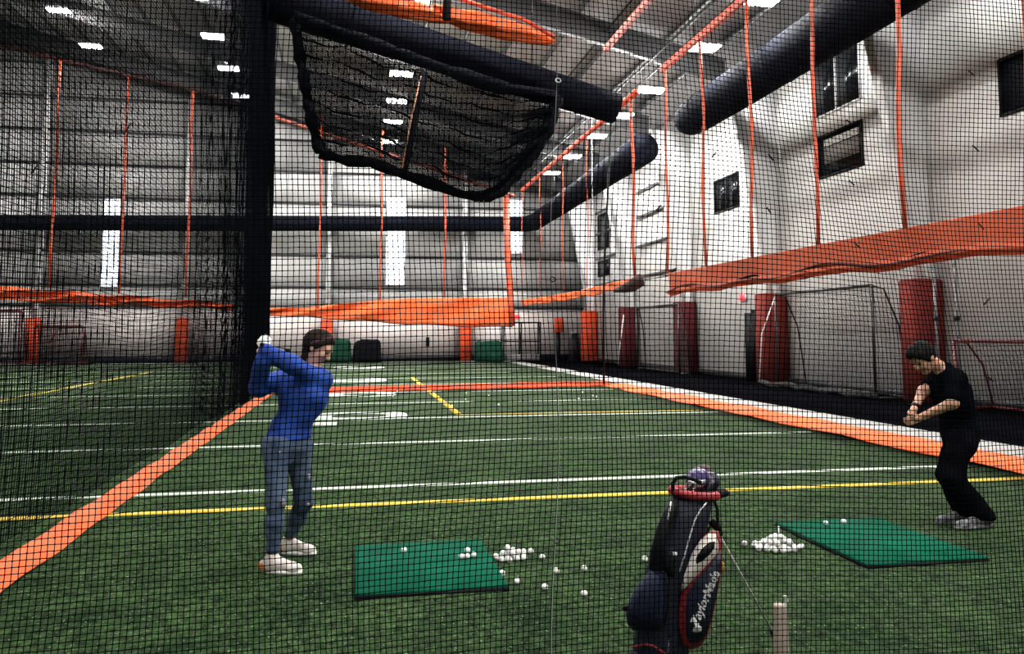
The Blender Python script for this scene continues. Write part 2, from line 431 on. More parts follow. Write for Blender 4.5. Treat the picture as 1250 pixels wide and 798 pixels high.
# dark doorway in the right wall beside the second red pad
t = Thing('door_1', (XR, 25.6, 0), None, None, struct=True)
t.part('door_leaf', MB().box(XR - 0.95, XR - 0.9 + 0.0, 25.05, 25.1, 0.02, 2.3).box(XR - 0.92, XR - 0.02, 25.05, 25.1, 0.02, 2.3), M_BLACK)
t.part('door_frame', MB().box(XR - 0.08, XR, 25.1, 25.2, 0, 2.45).box(XR - 0.08, XR, 26.2, 26.3, 0, 2.45).box(XR - 0.08, XR, 25.1, 26.3, 2.35, 2.45), M_BLACK)
t.part('doorway', MB().box(XR - 0.03, XR, 25.2, 26.2, 0, 2.35), mat('pale_door', (0.5, 0.5, 0.5), 0.5))

# ================================================================== LIGHTS
M_LAMP = mat('lamp_diffuser', (1, 1, 1), 0.5, emit=LAMP, emitcol=(1.0, 0.985, 0.95))
M_HOUS = mat('lamp_housing', (0.55, 0.55, 0.55), 0.4)
def make_lamp():
    me_h = MB().box(-0.5, 0.5, -0.32, 0.32, 0.05, 0.12).mesh('housing')
    me_d = MB().box(-0.21, 0.21, -0.28, 0.28, 0.0, 0.05).mesh('diffuser')
    me_c = MB().tube([(0, 0, 0.12), (0, 0, 1.05)], 0.012, 4).mesh('hanger')
    return me_h, me_d, me_c
me_h, me_d, me_c = make_lamp()
def lamp(x, y, label, group, drop=1.05):
    e = bpy.data.objects.new('high_bay_light', None); COL.objects.link(e); e.location = (x, y, roof(x) - drop)
    tag(e, label, 'light', group)
    obj('housing', me_h, M_HOUS, e)
    for s in (-0.25, 0.25): obj('diffuser', me_d, M_LAMP, e, (s, 0, 0))
    for s in (-0.3, 0.3): obj('hanger', me_c, M_BLACK, e, (s, 0, 0))
rows = [(-13.15, [25.0, 29.0, 33.4, 37.6, 42.1], 'high bay light in the far left row under the roof'),
        (-6.13, [-3.0, 3.6, 22.8, 27.0, 30.7, 34.9, 39.1, 43.6], 'high bay light in the row seen above the left net'),
        (1.69, [-4.0, 1.0, 6.0, 13.5, 19.0, 25.2, 28.9, 32.6, 36.6, 40.3, 44.6], 'high bay light in the row seen through the hoisted net'),
        (10.2, [-3.0, 2.0, 7.0, 12.4, 18.6, 22.15, 26.5, 29.9, 33.3, 37.4, 41.6], 'high bay light in the row above the right wall duct')]
for X, ys, lab in rows:
    for i, y in enumerate(ys):
        k = len(ys) - 1 - i; nth = ('last', 'second', 'third', 'fourth', 'fifth', 'sixth', 'seventh', 'eighth', 'ninth', 'tenth', 'eleventh', 'twelfth')[k]
        lamp(X, y, lab.replace('high bay light', 'last high bay light before the back wall' if k == 0 else nth + ' high bay light from the back wall'), lab.replace('high bay light', 'high bay lights'))

# ================================================================== DUCTS AND PIPES
def round_duct(name, pts, radii, label, rings=None, flat_end=False):
    t = Thing(name, pts[0], label, 'duct')
    # resample
    P = [A(p) for p in pts]; Q = []; R = []
    for i in range(len(P) - 1):
        n = max(2, int(np.linalg.norm(P[i + 1] - P[i]) / 0.8))
        for k in range(n):
            s = k / n; Q.append(P[i] * (1 - s) + P[i + 1] * s); R.append((radii[i] * (1 - s) + radii[i + 1] * s) * (1 + 0.012 * math.sin(7.3 * (i + k))))
    Q.append(P[-1]); R.append(radii[-1])
    t.part('duct_body', MB().tube(Q, R, 24), M_DUCT, smooth=not flat_end)
    # hanger cables up to the roof
    for k in range(3, len(Q) - 1, 6):
        p = Q[k]; zr = roof(p[0]) - 0.02
        if zr - p[2] > R[k]:
            t.part('hanger_cable', MB().tube([(p[0], p[1], p[2] + R[k] * 0.95), (p[0], p[1], zr)], 0.012, 4), M_DARKPIPE)
            t.part('seam_band', MB().tube([Q[k] - 0.03 * unit(Q[k + 1] - Q[k]), Q[k] + 0.03 * unit(Q[k + 1] - Q[k])], R[k] * 1.025, 24), M_BLACKCLOTH)
    return t
# near right duct: rounded far end cap
rcap = [(11.2, 25.95, 8.98), (11.2, 25.9, 8.98), (11.2, 25.75, 8.98), (11.2, 25.45, 8.98), (11.2, 25.1, 8.98), (11.2, -6, 8.98)]
round_duct('air_duct', rcap, [0.12, 0.30, 0.47, 0.58, 0.63, 0.63], 'large round black duct along upper right wall nearest the camera')
round_duct('air_duct', [(11.1, 29.7, 8.93), (10.35, 46.2, 8.2), (9.9, 46.75, 8.15), (-29.0, 46.75, 7.25)], [0.62, 0.5, 0.46, 0.40],
           'long black duct turning the corner and running across the back wall')
dA, dB = at(752, 133, 21.0), at(390, 17, 20.4)
dC = dB + (dB - dA) * 0.14
round_duct('air_duct', [dA, dB, dC], [0.42, 0.55, 0.56], 'thick black duct sloping across the hall above the hoisted net', flat_end=True)
for k, (X, Z) in enumerate(((9.3, 10.5), (9.85, 10.5))):
    o = tag(obj('ceiling_pipe', MB().tube([(X, -6, Z), (X, 47.5, Z)], 0.035, 6).mesh('ceiling_pipe'), M_DARKPIPE),
            ('thin black ceiling pipe nearer the orange rail', 'thin black ceiling pipe nearer the right wall')[k], 'pipe', 'pair of ceiling pipes')
X = 7.8
tag(obj('ceiling_pipe', MB().tube([(X, -6, 11.35), (X, 47.5, 11.35)], 0.035, 6).mesh('ceiling_pipe'), M_DARKPIPE), 'single thin black ceiling pipe left of the orange rails', 'pipe')

# ================================================================== NETS
def waves(u, v, seed, amp):
    r = np.random.default_rng(seed); out = 0
    for k in range(6):
        f1, f2, ph = r.uniform(0.3, 2.2), r.uniform(0.3, 2.2), r.uniform(0, 6.28)
        out = out + np.sin(f1 * u * 2 + f2 * v * 2 + ph) / (1 + 0.5 * k)
    return amp * out
# near net, hanging between the camera and the golfers
NY, CELL = 3.0, 0.0199
u = np.arange(-2.24, 5.2, CELL); v = np.arange(0.02, 4.05, CELL * 1.05)
U, Vv = np.meshgrid(u, v, indexing='ij')
bulge = np.exp(-((U + 0.9) / 0.8) ** 2 - ((Vv - 0.3) / 0.6) ** 2)
bulge2 = np.exp(-((U - 2.6) / 0.7) ** 2 - ((Vv - 0.4) / 0.7) ** 2)
j1 = RNG.normal(0, 0.0006, U.shape); j2 = RNG.normal(0, 0.0006, U.shape)
PN = np.stack([U + waves(U, Vv, 1, 0.010) - 0.03 * bulge * (0.9 - Vv) + 0.05 * bulge2 * (0.9 - Vv) + j1,
               NY + waves(U, Vv, 2, 0.025),
               Vv + waves(U, Vv, 3, 0.008) + 0.02 * np.sin(1.3 * U + 0.5) + 0.05 * bulge2 * (U - 2.6) + j2], -1)
net = Thing('safety_net', (1.4, NY, 0), 'black knotted safety net hung in front of the whole view', 'net')
net.part('netting', net_mesh('netting', PN, (0, -1, 0), net.base, r=0.00175, knot=0.0041, su=2, sv=2), M_NET, stuff=True)
def on_net(x, z):
    i = int(np.argmin(abs(u - x))); j = int(np.argmin(abs(v - z))); return PN[i, j]
xs = 0.752
net.part('lacing_cord', MB().tube([on_net(xs, z) + A((0.0, -0.012, 0)) for z in np.arange(0.05, 4.0, 0.15)], 0.0010, 5), mat('pale_cord', (0.30, 0.30, 0.30), 0.8, spec=0.1))
def torus(c, R, r, ax=(0, 1, 0), n=20):
    return MB().tube([c + R * (math.cos(t) * A((1, 0, 0)) + math.sin(t) * A((0, 0.35, 0.94))) for t in np.linspace(0, 2 * math.pi, n + 1)], r, 6, cap=False)
for z in (2.56, 1.80, 0.82):
    net.part('ring', torus(on_net(xs, z) + A((0.004, -0.014, 0)), 0.010, 0.0022), M_STEEL if z > 2 else M_BLACK)
for (px, py, dx, dz) in ((160, 150, 9, -14), (47, 200, 9, -12), (1187, 177, -8, -8), (1182, 86, -8, -7), (1033, 146, -7, -6), (1036, 220, -7, -6), (938, 188, -6, -8), (936, 253, -5, -7),
                         (1042, 295, -7, -7), (1194, 272, -7, -8), (874, 186, 5, -6), (807, 250, 6, -7), (820, 332, -6, 5), (219, 310, 7, 4), (1207, 365, 6, -7), (1212, 465, 6, 5)):
    p, q = at(px, py, NY - 0.02), at(px - dx, py - dz, NY - 0.03)
    net.part('cable_tie', MB().tube([p, q], 0.0035, 5), M_BLACK)

# left divider net of the cage, seen at a glancing angle
SX = -2.36
u = np.arange(3.1, 23.4, 0.046); v = np.arange(0.18, 12.0, 0.046)
U, Vv = np.meshgrid(u, v, indexing='ij')
PL = np.stack([SX + waves(U * 0.35, Vv * 0.5, 11, 0.02) * np.clip(Vv, 0, 1), U + waves(U * 0.5, Vv * 0.6, 12, 0.015), Vv + waves(U * 0.4, Vv * 0.5, 13, 0.02)], -1)
side = Thing('divider_net', (SX, 13, 0), 'black divider net on the left with an orange bottom skirt on the turf', 'net')
side.part('netting', net_mesh('netting', PL, (1, 0, 0), side.base, r=0.0033, su=6, sv=6), M_NET2, stuff=True)
def skirt_left(s, t):
    y = 3.0 + 20.4 * s
    return (SX - 0.05 + 0.28 * t + 0.008 * math.sin(3 * y), y, 0.036 - 0.02 * t ** 0.8 + 0.007 * math.sin(5 * y + 3 * t))
side.part('skirt', MB().sheet(skirt_left, 90, 5, (0, 0, 0.006)), M_ORANGE, smooth=True)
# gathered end of the net
def gathered(cx, cy, z0, z1, r0, seed):
    rings = []
    rr = random.Random(seed); ph = [rr.uniform(0, 6.28) for _ in range(4)]
    for z in np.linspace(z0, z1, 34):
        ring = []
        for k in range(22):
            a = 2 * math.pi * k / 22
            r = r0 * (1 + 0.28 * math.sin(5 * a + ph[0] + 0.25 * z) + 0.18 * math.sin(8 * a + ph[1] - 0.4 * z) + 0.15 * math.sin(1.1 * z + ph[2]))
            ring.append((cx + r * math.cos(a) + 0.04 * math.sin(0.9 * z), cy + 0.8 * r * math.sin(a), z))
        rings.append(ring)
    return MB().loft(rings)
side.part('gathered_end', gathered(-2.74, 23.3, 0.05, 12.0, 0.26, 5), M_BLACKCLOTH, smooth=True)
# the last metres of the net hang doubled in vertical folds
for ya, rr_ in ((13.2, 0.0024), (16.0, 0.0030), (18.8, 0.0036)):
  u = np.arange(ya, 23.2, 0.05); v = np.arange(0.03, 11.6, 0.06)
  U, Vv = np.meshgrid(u, v, indexing='ij')
  PD = np.stack([SX - 0.05 - 0.02 * (ya - 13) + 0.035 * np.sin(U * 3.1 + ya + 0.3 * np.sin(Vv)) + 0.02 * np.sin(U * 7.0), U, Vv], -1)
  side.part('netting', net_mesh('netting', PD, (1, 0, 0), side.base, r=rr_, su=2, sv=12), M_NET2, stuff=True)

# far net of the cage with its skirt lying on the turf
u = np.arange(-2.2, 7.9, 0.05); v = np.arange(0.15, 8.7, 0.05)
U, Vv = np.meshgrid(u, v, indexing='ij')
PFr = np.stack([U, 23.5 + waves(U * 0.4, Vv * 0.4, 21, 0.04), Vv], -1)
far = Thing('end_net', (3, 23.5, 0), 'thin black net across the far end of the cage with a red orange skirt', 'net')
far.part('netting', net_mesh('netting', PFr, (0, 1, 0), far.base, r=0.0011, su=10, sv=10), M_NET2, stuff=True)
def skirt_far(s, t):
    x = -2.1 + 9.9 * s; yb = 22.4 + 1.6 * s
    return (x, yb + 0.45 - 0.55 * t + 0.02 * math.sin(3 * x), 0.13 - 0.11 * t + 0.008 * math.sin(4.1 * x + 2 * t))
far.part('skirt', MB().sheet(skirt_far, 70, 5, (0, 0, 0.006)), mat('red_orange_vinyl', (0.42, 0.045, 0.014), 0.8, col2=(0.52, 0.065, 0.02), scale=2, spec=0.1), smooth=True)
far.part('corner_cord', MB().tube([(7.55, 24.0, 0.02), (7.56, 24.0, 2.4), (7.62, 24.0, 4.0), (7.9, 24.0, 8.7)], 0.035, 6), M_BLACK)

# right floor skirt along the kerb
def skirt_right(s, t):
    y = 3.0 + 21.4 * s
    return (7.5 + 0.85 * t + 0.03 * math.sin(1.7 * y), y, 0.016 + 0.03 * t ** 2 + 0.018 * max(0, math.sin(2.3 * y + 2 * t)) + 0.03 * math.exp(-((t - 0.35) / 0.12) ** 2) * (0.5 + 0.5 * math.sin(0.9 * y)))
o = tag(obj('floor_skirt', MB().sheet(skirt_right, 110, 8, (0, 0, 0.006)).mesh('floor_skirt', smooth=True), M_ORANGE), 'wide orange vinyl skirt lying on turf beside the pale kerb', 'skirt')

# hoisted curtains with orange skirts
def rope(t, p, q, r=0.035, m=None):
    p, q = A(p), A(q)
    mid = [p * (1 - s) + q * s + A((0.03 * math.sin(9 * s + p[1]), 0.03 * math.sin(7 * s + p[0]), 0)) for s in np.linspace(0, 1, 7)]
    t.part('rope', MB().tube(mid, r, 6), m or M_ORANGE_D)
HX = 8.1
t = Thing('hoisted_curtain', (HX, 14, 2.6), 'wide orange hoisted curtain skirt along the right wall nearest the camera', 'curtain', 'hoisted net curtains')
def sk1(s, w):
    y = 4.0 + 16.0 * s
    sag = 0.025 * math.sin(2.1 * y) + 0.012 * math.sin(4.3 * y)
    z = 3.20 - 0.58 * w + sag * w
    return (HX + 0.05 * math.sin(1.3 * y) * w - 0.09 * math.exp(-((w - 0.86) / 0.07) ** 2) + 0.1 * max(0, w - 0.8), y, z)
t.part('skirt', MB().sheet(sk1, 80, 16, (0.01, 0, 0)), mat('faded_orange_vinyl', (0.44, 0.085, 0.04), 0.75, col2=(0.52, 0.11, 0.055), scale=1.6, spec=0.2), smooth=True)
t.part('rolled_net', MB().tube([(HX + 0.12, y, 2.76 + 0.05 * math.sin(2.1 * y) + 0.02 * math.sin(5 * y)) for y in np.arange(4, 20.2, 0.3)], 0.10, 8), M_BLACKCLOTH, smooth=True)
t.part('bottom_cord', MB().tube([(HX - 0.06, y, 2.74 + 0.045 * math.sin(2.1 * y) + 0.05 * math.sin(1.1 * y)) for y in np.arange(4, 20.2, 0.25)], 0.022, 6), mat('dark_red_cord', (0.09, 0.018, 0.012), 0.7))
for y in (5.9, 8.3, 10.65, 12.95, 15.35, 17.7, 20.0): rope(t, (HX, y, 8.8), (HX, y, 3.2))
t.part('rail', MB().box(HX - 0.05, HX + 0.05, 3.0, 20.2, 8.72, 8.88), M_RAIL)
for y in (6, 12, 18): t.part('rail_hanger', MB().tube([(HX, y, 8.88), (HX, y, roof(HX))], 0.012, 4), M_DARKPIPE)

t = Thing('hoisted_curtain', (HX, 31, 3.0), 'narrow orange hoisted skirt with dark bunched end by the right wall', 'curtain', 'hoisted net curtains')
def sk2(s, w):
    y = 22.4 + 16.8 * s
    return (HX + 0.03 * math.sin(3 * y + 4 * w), y, 3.28 - 0.08 * math.sin(math.pi * s) - 0.30 * w * (0.93 + 0.07 * math.sin(1.7 * y)))
t.part('skirt', MB().sheet(sk2, 60, 6, (0.01, 0, 0)), M_ORANGE, smooth=True)
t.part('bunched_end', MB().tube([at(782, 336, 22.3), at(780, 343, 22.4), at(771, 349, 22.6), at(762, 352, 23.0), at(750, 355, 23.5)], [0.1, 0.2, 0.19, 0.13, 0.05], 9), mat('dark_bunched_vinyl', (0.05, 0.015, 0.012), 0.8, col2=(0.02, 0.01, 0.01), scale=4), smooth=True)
t.part('rail', MB().box(HX - 0.05, HX + 0.05, 22.2, 39.2, 8.7, 8.86), M_RAIL)
rope(t, (HX, 22.7, 8.78), (HX, 22.6, 3.3), 0.045)
for y in (27.5, 31.0, 35, 39): rope(t, (HX, y, 8.78), (HX, y, 3.25), 0.02)
t.part('tie_line', MB().tube([at(788, 341, 22.2), at(815, 337, 20.2)], 0.018, 5), M_DARKPIPE)

FY = 41.0
t = Thing('hoisted_curtain', (2, FY, 2.0), 'orange hoisted curtain skirt across the middle of the back wall', 'curtain', 'hoisted net curtains')
def sk3(s, w):
    x = -4.2 + 12.2 * s
    top = np.interp(s, [0, 0.15, 0.4, 0.55, 1], [2.86, 2.9, 3.25, 3.38, 3.48]); bot = np.interp(s, [0, 0.2, 0.5, 0.75, 1], [2.55, 2.42, 2.16, 2.02, 1.98])
    z = top + (bot - top) * w + 0.03 * math.sin(1.9 * x) * w
    return (x, FY + 0.12 * math.sin(2.2 * x + 6 * w) * (1 - s) + 0.05 * math.sin(6 * w + x), z)
t.part('skirt', MB().sheet(sk3, 60, 10), M_ORANGE, smooth=True)
t.part('bottom_cord', MB().tube([A(sk3(s, 1.0)) + A((0, -0.03, -0.03)) for s in np.linspace(0, 1, 40)], 0.03, 6), mat('dark_red_cord', (0.09, 0.018, 0.012), 0.7))
for (x, zt, zb) in ((-1.84, 12.6, 2.85), (1.2, 12.0, 3.3), (4.45, 11.2, 3.42)): rope(t, (x, FY, zt), (x, FY, zb), 0.055)
t.part('edge_band', MB().tube([(7.65, FY, 8.8), (7.75, FY, 5.5), (7.9, FY, 3.4), (7.98, FY, 2.0)], 0.17, 8), M_ORANGE_D)
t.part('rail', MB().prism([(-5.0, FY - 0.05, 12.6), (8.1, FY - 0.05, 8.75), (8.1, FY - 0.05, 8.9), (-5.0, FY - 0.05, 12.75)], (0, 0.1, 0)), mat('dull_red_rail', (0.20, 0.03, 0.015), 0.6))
for x in (-3, 2, 7): t.part('rail_hanger', MB().tube([(x, FY, 11.2 - 0.294 * x), (x, FY, roof(x))], 0.015, 4), M_DARKPIPE)
t = Thing('hoisted_curtain', (-11, FY, 2.9), 'bunched orange curtain skirt hoisted behind the left divider net', 'curtain', 'hoisted net curtains')
def sk4(s, w):
    x = -20 + 14.2 * s
    z = 4.05 - 1.0 * s + (-0.78 + 0.5 * s) * w + 0.05 * math.sin(2.3 * x)
    return (x, FY + 0.14 * math.sin(1.9 * x + 9 * w), z)
t.part('skirt', MB().sheet(sk4, 60, 12), M_ORANGE, smooth=True)
for (x, zt, zb) in ((-17.2, 15.6, 3.95), (-14.1, 14.65, 3.75), (-11.05, 14.1, 3.5), (-8.05, 13.5, 3.35)): rope(t, (x, FY, zt), (x, FY, zb), 0.06)
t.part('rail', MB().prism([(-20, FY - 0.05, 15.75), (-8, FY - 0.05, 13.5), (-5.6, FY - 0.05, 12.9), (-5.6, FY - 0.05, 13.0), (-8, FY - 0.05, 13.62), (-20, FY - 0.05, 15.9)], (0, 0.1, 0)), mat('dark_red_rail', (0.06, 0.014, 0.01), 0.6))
for x in (-18, -12, -7): t.part('rail_hanger', MB().tube([(x, FY, 14.0 - 0.19 * (x + 10.0)), (x, FY, roof(x) - 0.0)], 0.015, 4), M_DARKPIPE)

# second short rail nearer the middle
tag(obj('orange_rail', MB().box(6.05, 6.15, 3.0, 19.0, 8.72, 8.86).tube([(6.1, 12, 8.86), (6.1, 12, roof(6.1))], 0.012, 4).mesh('orange_rail'), M_RAIL), 'short orange ceiling rail left of the long orange rail', 'rail')

# hoisted net tray under the sloping duct
BY = 19.2
t = Thing('hoisted_net', (1.5, BY, 5), 'dark hoisted net hanging in a sagging tray under the sloping duct', 'net')
TL, TR_ = (360, 22), (679, 122)
left_edge = [(360, 22), (366, 70), (375, 120), (383, 160), (391, 186)]
bottom_edge = [(391, 186), (420, 196), (452, 198), (490, 212), (530, 225), (565, 238), (590, 241)]
right_edge = [(590, 241), (612, 232), (632, 208), (652, 184), (668, 158), (677, 128), (679, 118)]
def resample(pl, n):
    pl = np.array(pl, float); d = np.concatenate([[0], np.cumsum(np.linalg.norm(np.diff(pl, axis=0), axis=1))]); s = np.linspace(0, d[-1], n)
    return np.stack([np.interp(s, d, pl[:, k]) for k in range(2)], 1)
nu, nvv = 150, 90
bl = resample(bottom_edge + right_edge[1:4], nu); tp = resample([(360, 22), (470, 62), (600, 104), (679, 122)], nu)
le = resample(left_edge, nvv); re_ = resample(right_edge[3:][::-1], nvv)
def coons(i, j):
    s, w = i / (nu - 1), j / (nvv - 1)
    c = (1 - w) * tp[i] + w * bl[i] + (1 - s) * le[j] + s * re_[j]
    c = c - ((1 - s) * (1 - w) * tp[0] + s * (1 - w) * tp[-1] + (1 - s) * w * bl[0] + s * w * bl[-1])
    return c
for layer in range(2):
    Pm = np.zeros((nu, nvv, 3))
    for i in range(nu):
        for j in range(nvv):
            c = coons(i, j); s, w = i / (nu - 1), j / (nvv - 1)
            Pm[i, j] = at(c[0], c[1], BY - 0.2 + layer * 0.5 + 0.7 * math.sin(math.pi * w) * math.sin(math.pi * s) * (0.5 + layer) + 0.12 * math.sin(22 * w + 5 * s + 2 * layer))
            Pm[i, j, 2] += 0.03 * math.sin(25 * w + 6 * s) if 0.03 < w < 0.97 else 0
    t.part('netting', net_mesh('netting', Pm, (0, -1, 0), t.base, r=0.0094, su=2, sv=2), M_NET2, stuff=True)
def lumpy(pts, r, seed, m=24):
    q = resample([p[:2] for p in pts], m); rr = random.Random(seed)
    return MB().tube([at(a, b, BY) for a, b in q], [r * rr.uniform(0.75, 1.25) for _ in q], 9)
t.part('left_edge_roll', lumpy(left_edge, 0.13, 1), M_BLACKCLOTH, smooth=True)
t.part('bottom_edge_roll', lumpy(bottom_edge, 0.13, 2), M_BLACKCLOTH, smooth=True)
t.part('right_edge_roll', lumpy(right_edge, 0.17, 3), M_BLACKCLOTH, smooth=True)
t.part('top_edge_roll', lumpy([(360, 20), (470, 60), (600, 104), (679, 120)], 0.16, 4), M_BLACKCLOTH, smooth=True)
t.part('centre_strap', MB().tube([at(518, 88, BY - 0.25), at(505, 150, BY - 0.25), at(494, 213, BY - 0.2)], [0.10, 0.085, 0.07], 8), M_BLACKCLOTH)
for (x, y) in ((392, 10), (655, 105)):
    p = at(x, y, BY); t.part('hoist_cable', MB().tube([p, at(x, y, 20.3)], 0.012, 5), M_DARKPIPE)
t.part('strap_highlight', MB().tube([at(514, 92, BY - 0.36), at(501, 150, BY - 0.36), at(491, 205, BY - 0.31)], 0.02, 6), mat('tan_highlight', (0.35, 0.16, 0.08), 0.6))  # highlight on the strap's left edge, painted as a thin tan tube
for k in range(7):     # folds of the netting
    w = (k + 1) / 8.0
    pts = []
    for i in range(0, nu, 5):
        c = coons(i, int(w * (nvv - 1))); pts.append(at(c[0], c[1] + 2.5 * math.sin(i * 0.16 + k) + 1.5 * math.sin(i * 0.41 + 2 * k), BY + 0.1))
    t.part('net_fold', MB().tube(pts, [0.02 + 0.012 * math.sin(0.9 * i + k) for i in range(len(pts))], 5), M_BLACKCLOTH)

# orange bunched curtain hanging above the sloping duct
t = Thing('bunched_curtain', at(550, 20, 18.3), 'bright orange bunched curtain lying above the sloping black duct', 'curtain')
def bunch(path, r, seed, Y=18.3):
    q = resample(path, 26); rr = random.Random(seed); rings = []
    for i, (a, b) in enumerate(q):
        c = at(a, b, Y); s = i / 25
        R = r * (math.sin(math.pi * min(1, 0.08 + s * 0.95)) ** 0.5)
        rings.append([c + R * (1 + 0.35 * math.sin(5 * th + 6 * s)) * A((0.25 * math.cos(th), math.cos(th), 0.75 * math.sin(th))) for th in np.linspace(0, 2 * math.pi, 17)[:-1]])
    return MB().loft(rings)
t.part('sheet_fold', bunch([(415, -10), (460, 2), (510, 14), (560, 26)], 0.26, 1), M_ORANGE, smooth=True)
t.part('sheet_fold', bunch([(530, 12), (580, 27), (630, 40), (682, 52)], 0.27, 2), M_ORANGE, smooth=True)
t.part('sheet_cord', MB().tube([at(a, b, 18.6) for a, b in ((555, -4), (590, 8), (640, 24), (678, 46))], 0.05, 6), M_ORANGE_D)
t.part('strap', MB().tube([at(545, 24, 18.0), at(546, -40, 18.0)], 0.09, 8), M_BLACK)

# thin pale cord hanging in front of the right wall
tag(obj('hanging_cord', MB().tube([(9.04, 30, roof(9.04)), (9.04, 30, 3.4)], 0.018, 5).mesh('hanging_cord'), M_STEEL), 'thin pale cord hanging from the roof before the right wall', 'cord')

# ================================================================== WALL PADS
M_PADR = mat('dark_red_pad', (0.13, 0.02, 0.016), 0.8, col2=(0.17, 0.028, 0.022), scale=2, spec=0.15)
M_PADM = mat('maroon_pad', (0.075, 0.014, 0.018), 0.8, col2=(0.095, 0.018, 0.02), scale=2, spec=0.15)
M_PADO = mat('orange_pad', (0.52, 0.065, 0.028), 0.8, col2=(0.6, 0.085, 0.035), scale=2, spec=0.15)
def pad(x0, x1, y0, y1, z1, m, label, grp, seams):
    t = Thing('wall_pad', ((x0 + x1) / 2, (y0 + y1) / 2, 0.01), label, 'pad', grp)
    t.part('pad_cover', MB().bevel_box(x0, x1, y0, y1, 0.01, z1, 0.05), m)
    for z in seams: t.part('seam', MB().box(x0 - 0.004, x1, y0 - 0.004, y1 + 0.004, z - 0.008, z + 0.008), M_BLACK)
G1 = 'padded columns of the right wall'
for (y0, y1, m, lab) in ((16.8, 17.4, M_PADR, 'dark red column pad behind the man in black'),
                         (23.9, 24.6, M_PADR, 'dark red column pad beside the doorway'),
                         (31.0, 31.6, M_PADM, 'maroon column pad below the hoisted skirt end'),
                         (38.0, 38.7, M_PADM, 'pale maroon column pad crossed by white goal stay'),
                         (44.85, 45.6, M_PADO, 'bright orange column pad nearest the back corner')):
    pad(12.95, XR - 0.03, y0, y1, 2.92, m, lab, G1, (1.46,))
G2 = 'padded columns of the back wall'
for (x, lab, z1) in ((-17.0, 'orange column pad at far left between two goals', 2.45), (-9.45, 'orange column pad seen dimly through left divider net', 2.45),
                 (-1.6, 'orange column pad directly above the golfer in blue', 2.45), (6.4, 'orange column pad left of the green cover', 2.45)):
    pad(x - 0.33, x + 0.33, YB - 0.85, YB - 0.44, z1, M_PADO, lab, G2, ())

# exit signs: small red lit boxes
M_RED = mat('red_sign_light', (0.8, 0.02, 0.03), 0.4, emit=1.6, emitcol=(1.0, 0.05, 0.09))
def exit_sign(c, label, ax):
    t = Thing('exit_sign', c, label, 'sign')
    dx, dy = (0.04, 0.22) if ax == 'x' else (0.22, 0.04)
    t.part('sign_box', MB().box(c[0] - dx, c[0] + dx, c[1] - dy, c[1] + dy, c[2] - 0.13, c[2] + 0.13), M_STEEL)
    if ax == 'x': t.part('lit_face', MB().box(c[0] - dx - 0.01, c[0] - dx, c[1] - dy + 0.02, c[1] + dy - 0.02, c[2] - 0.11, c[2] + 0.11), M_RED)
    else: t.part('lit_face', MB().box(c[0] - dx + 0.02, c[0] + dx - 0.02, c[1] - dy - 0.01, c[1] - dy, c[2] - 0.11, c[2] + 0.11), M_RED)
exit_sign((XR - 0.045, 26.9, 2.92), 'small red lit sign above the doorway in the right wall', 'x')
exit_sign((9.55, YB - 0.1, 2.62), 'small red lit sign on the back wall by the corner', 'y')

# ================================================================== GOALS AND RACKS ALONG THE WALLS
M_GOALNET = mat('grey_goal_net', (0.1, 0.1, 0.1), 0.8)
M_GOALB = mat('dark_goal_tube', (0.02, 0.015, 0.016), 0.4)
M_GOALR = mat('dark_red_goal_tube', (0.10, 0.012, 0.014), 0.4)
def goal_along_wall(y0, y1, h, xf, depth, m, label, cell=0.13, r=0.04, net=True, grp='practice goals'):
    """goal whose mouth faces the hall, along Y, back towards the wall"""
    t = Thing('goal', (xf, (y0 + y1) / 2, 0.01), label, 'goal', grp)
    xb = xf + depth
    t.part('crossbar', MB().tube([(xf, y0, h), (xf, y1, h)], r, 8), m)
    for y in (y0, y1):
        t.part('post', MB().tube([(xf, y, 0.01), (xf, y, h)], r, 8), m)
        t.part('back_stay', MB().tube([(xf, y, h), (xf + depth * 0.35, y, h * 0.97), (xf + depth * 0.75, y, h * 0.65), (xb, y, 0.05)], r * 0.6, 6), m)
        t.part('side_bar', MB().tube([(xf, y, 0.05), (xb, y, 0.05)], r * 0.7, 6), m)
    t.part('ground_bar', MB().tube([(xb, y0, 0.05), (xb, y1, 0.05)], r * 0.7, 6), m)
    if net:
        s = np.linspace(0, 1, int(h * 1.1 / cell)); yy = np.arange(y0, y1 + 0.01, cell)
        px_ = np.interp(s, [0, 0.25, 0.6, 1], [xf, xf + depth * 0.35, xf + depth * 0.75, xb]); pz = np.interp(s, [0, 0.25, 0.6, 1], [h, h * 0.97, h * 0.65, 0.05])
        Pg = np.zeros((len(yy), len(s), 3)); Pg[..., 0] = px_[None]; Pg[..., 1] = yy[:, None]; Pg[..., 2] = pz[None]
        t.part('goal_net', net_mesh('goal_net', Pg, (1, 0, 0.3), t.base, r=0.005), M_GOALNET, stuff=True)
    return t
t = goal_along_wall(17.75, 22.4, 2.8, 12.5, 0.95, M_GOALB, 'large dark framed goal between the two dark red pads')
t.part('net_heap', MB().tube([(12.35 + 0.1 * math.sin(3 * y), y, 0.1 + 0.03 * math.sin(5 * y)) for y in np.arange(17.6, 23.2, 0.3)], 0.09, 7), mat('net_heap', (0.012, 0.012, 0.014), 0.9, col2=(0.06, 0.06, 0.06), scale=14, spec=0.0), smooth=True)
t.part('white_stay', MB().tube([(12.5, 22.4, 2.75), (12.45, 23.2, 1.6), (12.4, 23.35, 0.1)], 0.02, 5), M_STEEL)
t = goal_along_wall(29.75, 34.6, 2.75, 12.45, 0.42, M_GOALB, 'dark framed goal farther along right wall by maroon pad', r=0.05)
